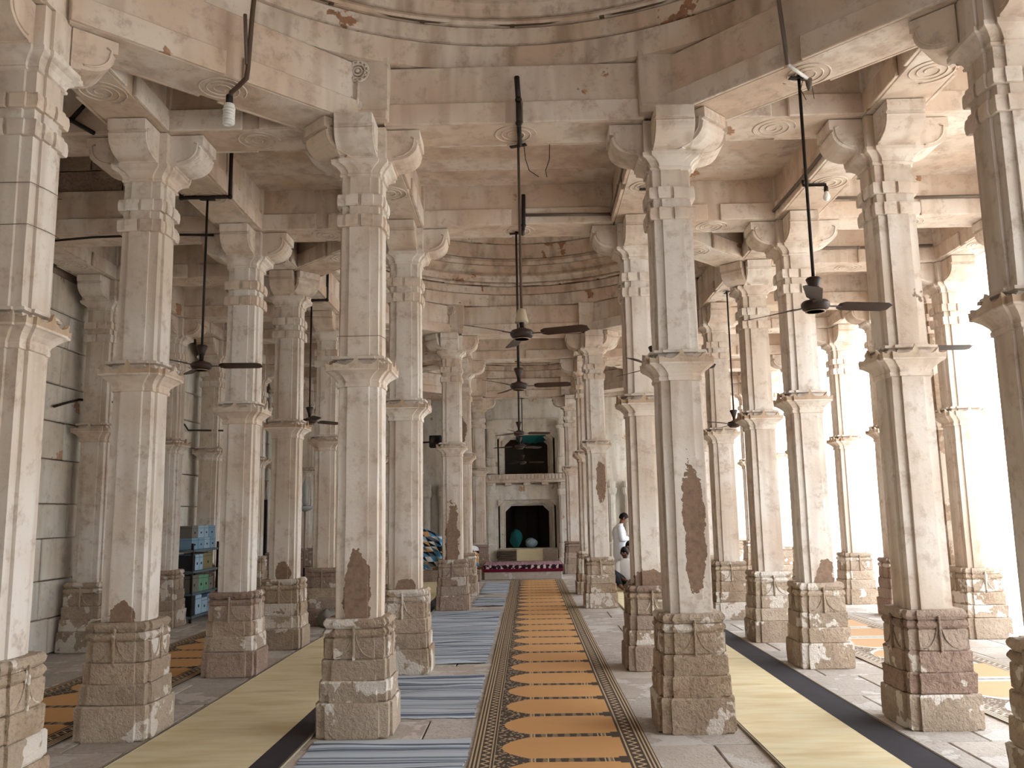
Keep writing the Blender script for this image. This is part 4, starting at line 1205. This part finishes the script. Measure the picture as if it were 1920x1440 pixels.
for s in (-1, 1):
    MB().tube([(-0.01, s * 0.13, 1.235), (0.0, s * 0.18, 1.17), (0.01, s * 0.20, 1.07), (0.02, s * 0.20, 0.985), (0.08, s * 0.16, 0.985), (0.165, s * 0.105, 1.012)], [.07, .072, .066, .062, .056, .045], 12).build('sleeve', 'white_cloth', man)
    garment([(0.0, s * 0.09, 0.055, .062, .060), (0.0, s * 0.09, 0.2, .075, .07), (0.0, s * 0.09, 0.45, .082, .08)], 'trouser_leg', 'white_cloth', man, 14)
tag(MB().box(2.27, 2.35, 18.96, 19.04, 1.075, 1.09, 0.004).build('small_booklet', 'paper_white'), 'small booklet held by the standing person in white', 'book')

# seated man in a white shirt, knees drawn up, facing the camera
sm = empty('person', (2.04, 18.0, 0.022)); tag(sm, 'seated person in white shirt and black trousers beside the pillar', 'person')
N = [(0.02, 0.05, 0.11, .15, .11), (0.03, 0.06, 0.30, .11, .08), (0.03, 0.045, 0.45, .11, .075), (0.02, 0.03, 0.53, .07, .05), (0.0, -0.01, 0.63, .043, .043), (-0.01, -0.03, 0.70, .078, .082), (-0.02, -0.035, 0.755, .074, .078)]
Ed = [(i, i + 1) for i in range(6)]
i = len(N)   # right arm (towards picture left) down across the lap, left arm behind the pillar
N += [(-0.13, 0.02, 0.50, .040, .040), (-0.17, -0.06, 0.30, .040, .040), (-0.06, -0.20, 0.20, .027, .027)]
Ed += [(3, i), (i, i + 1), (i + 1, i + 2)]; hand(N, Ed, i + 2, (-0.045, -0.215, 0.195), (0.8, -0.5, -0.1), (0, 0, 1), 0.95, 0.5)
i = len(N)
N += [(0.18, 0.03, 0.50, .040, .040), (0.23, -0.04, 0.30, .040, .040), (0.14, -0.20, 0.21, .027, .027)]
Ed += [(3, i), (i, i + 1), (i + 1, i + 2)]; hand(N, Ed, i + 2, (0.125, -0.215, 0.205), (-0.8, -0.5, -0.1), (0, 0, 1), 0.95, 0.5)
i = len(N)
N += [(-0.07, -0.02, 0.12, .085, .08), (-0.26, -0.18, 0.33, .060, .060), (-0.16, -0.42, 0.09, .042, .042), (-0.10, -0.50, 0.04, .036, .028), (-0.05, -0.55, 0.032, .028, .02)]
Ed += [(0, i), (i, i + 1), (i + 1, i + 2), (i + 2, i + 3), (i + 3, i + 4)]
i = len(N)
N += [(0.12, -0.02, 0.11, .085, .08), (0.32, -0.25, 0.12, .062, .062), (0.02, -0.38, 0.07, .042, .042), (-0.06, -0.40, 0.05, .036, .028), (-0.13, -0.40, 0.045, .028, .02)]
Ed += [(0, i), (i, i + 1), (i + 1, i + 2), (i + 2, i + 3), (i + 3, i + 4)]
skin_body('body', 'dark_skin', N, Ed, 0, sm)
head(sm, (-0.015, -0.035, 0.735), -0.35, 0.10, 'dark_skin', 0.98, True)
garment([(0.02, 0.05, 0.10, .185, .15), (0.025, 0.055, 0.25, .18, .14), (0.03, 0.05, 0.40, .19, .13), (0.03, 0.035, 0.51, .195, .125), (0.025, 0.025, 0.565, .155, .10), (0.015, 0.01, 0.60, .09, .075), (0.005, 0.0, 0.625, .062, .06)], 'shirt', 'offwhite_cloth', sm)
MB().tube([(-0.11, 0.03, 0.545), (-0.165, 0.01, 0.47), (-0.18, -0.05, 0.32), (-0.13, -0.12, 0.25)], [.068, .066, .060, .05], 12).build('sleeve', 'offwhite_cloth', sm)
MB().tube([(0.16, 0.03, 0.545), (0.22, 0.01, 0.47), (0.24, -0.04, 0.32), (0.20, -0.12, 0.25)], [.068, .066, .060, .05], 12).build('sleeve', 'offwhite_cloth', sm)
MB().tube([(-0.02, 0.02, 0.13), (-0.14, -0.08, 0.22), (-0.26, -0.18, 0.325), (-0.23, -0.28, 0.25), (-0.17, -0.41, 0.12)], [.105, .098, .085, .075, .060], 12).build('trouser_leg', 'trouser_black', sm)
MB().tube([(0.06, 0.0, 0.12), (0.20, -0.12, 0.13), (0.32, -0.25, 0.125), (0.18, -0.33, 0.10), (0.03, -0.38, 0.085)], [.105, .098, .085, .075, .060], 12).build('trouser_leg', 'trouser_black', sm)

# third person, seated behind, mostly hidden by the pillar
tp = empty('person', (2.22, 18.7, 0.022)); tag(tp, 'third person seated behind the other two, mostly hidden by the pillar', 'person')
N = [(0, 0, 0.11, .15, .11), (0.0, 0, 0.30, .11, .08), (0.0, 0, 0.52, .11, .075), (0.0, 0, 0.62, .07, .05), (0.0, -0.01, 0.73, .05, .05), (-0.01, -0.02, 0.80, .076, .08), (-0.01, -0.025, 0.855, .072, .076)]
Ed = [(i, i + 1) for i in range(6)]
for s in (-1, 1):
    i = len(N)
    N += [(s * 0.16, 0.0, 0.58, .05, .05), (s * 0.19, -0.06, 0.36, .04, .04), (s * 0.07, -0.20, 0.24, .027, .027)]
    Ed += [(3, i), (i, i + 1), (i + 1, i + 2)]; hand(N, Ed, i + 2, (s * 0.06, -0.215, 0.235), (-s * 0.8, -0.5, 0), (0, 0, 1), 0.9, 0.5)
    i = len(N)
    N += [(s * 0.10, -0.03, 0.11, .085, .08), (s * 0.30, -0.22, 0.12, .06, .06), (0.02 * s, -0.33 - 0.05 * s, 0.07, .04, .04), (-0.08 * s, -0.34 - 0.05 * s, 0.045, .034, .026)]
    Ed += [(0, i), (i, i + 1), (i + 1, i + 2), (i + 2, i + 3)]
skin_body('body', 'skin', N, Ed, 0, tp)
head(tp, (-0.01, -0.022, 0.835), -0.2, 0.05, 'skin', 0.95)
garment([(0, 0, 0.10, .185, .15), (0, 0, 0.30, .18, .13), (0, 0, 0.50, .185, .12), (0, 0, 0.60, .18, .11), (0, 0, 0.67, .10, .075), (0, -0.005, 0.71, .058, .055)], 'shirt', 'offwhite_cloth', tp)
for s in (-1, 1):
    MB().tube([(s * 0.13, 0, 0.62), (s * 0.18, 0, 0.54), (s * 0.20, -0.06, 0.38), (s * 0.12, -0.16, 0.29)], [.066, .064, .056, .045], 12).build('sleeve', 'offwhite_cloth', tp)
    MB().tube([(s * 0.05, 0.0, 0.12), (s * 0.2, -0.12, 0.13), (s * 0.30, -0.22, 0.125), (s * 0.15, -0.30, 0.10), (s * 0.04, -0.33 - 0.05 * s, 0.09)], [.1, .095, .08, .07, .055], 12).build('trouser_leg', 'trouser_black', tp)
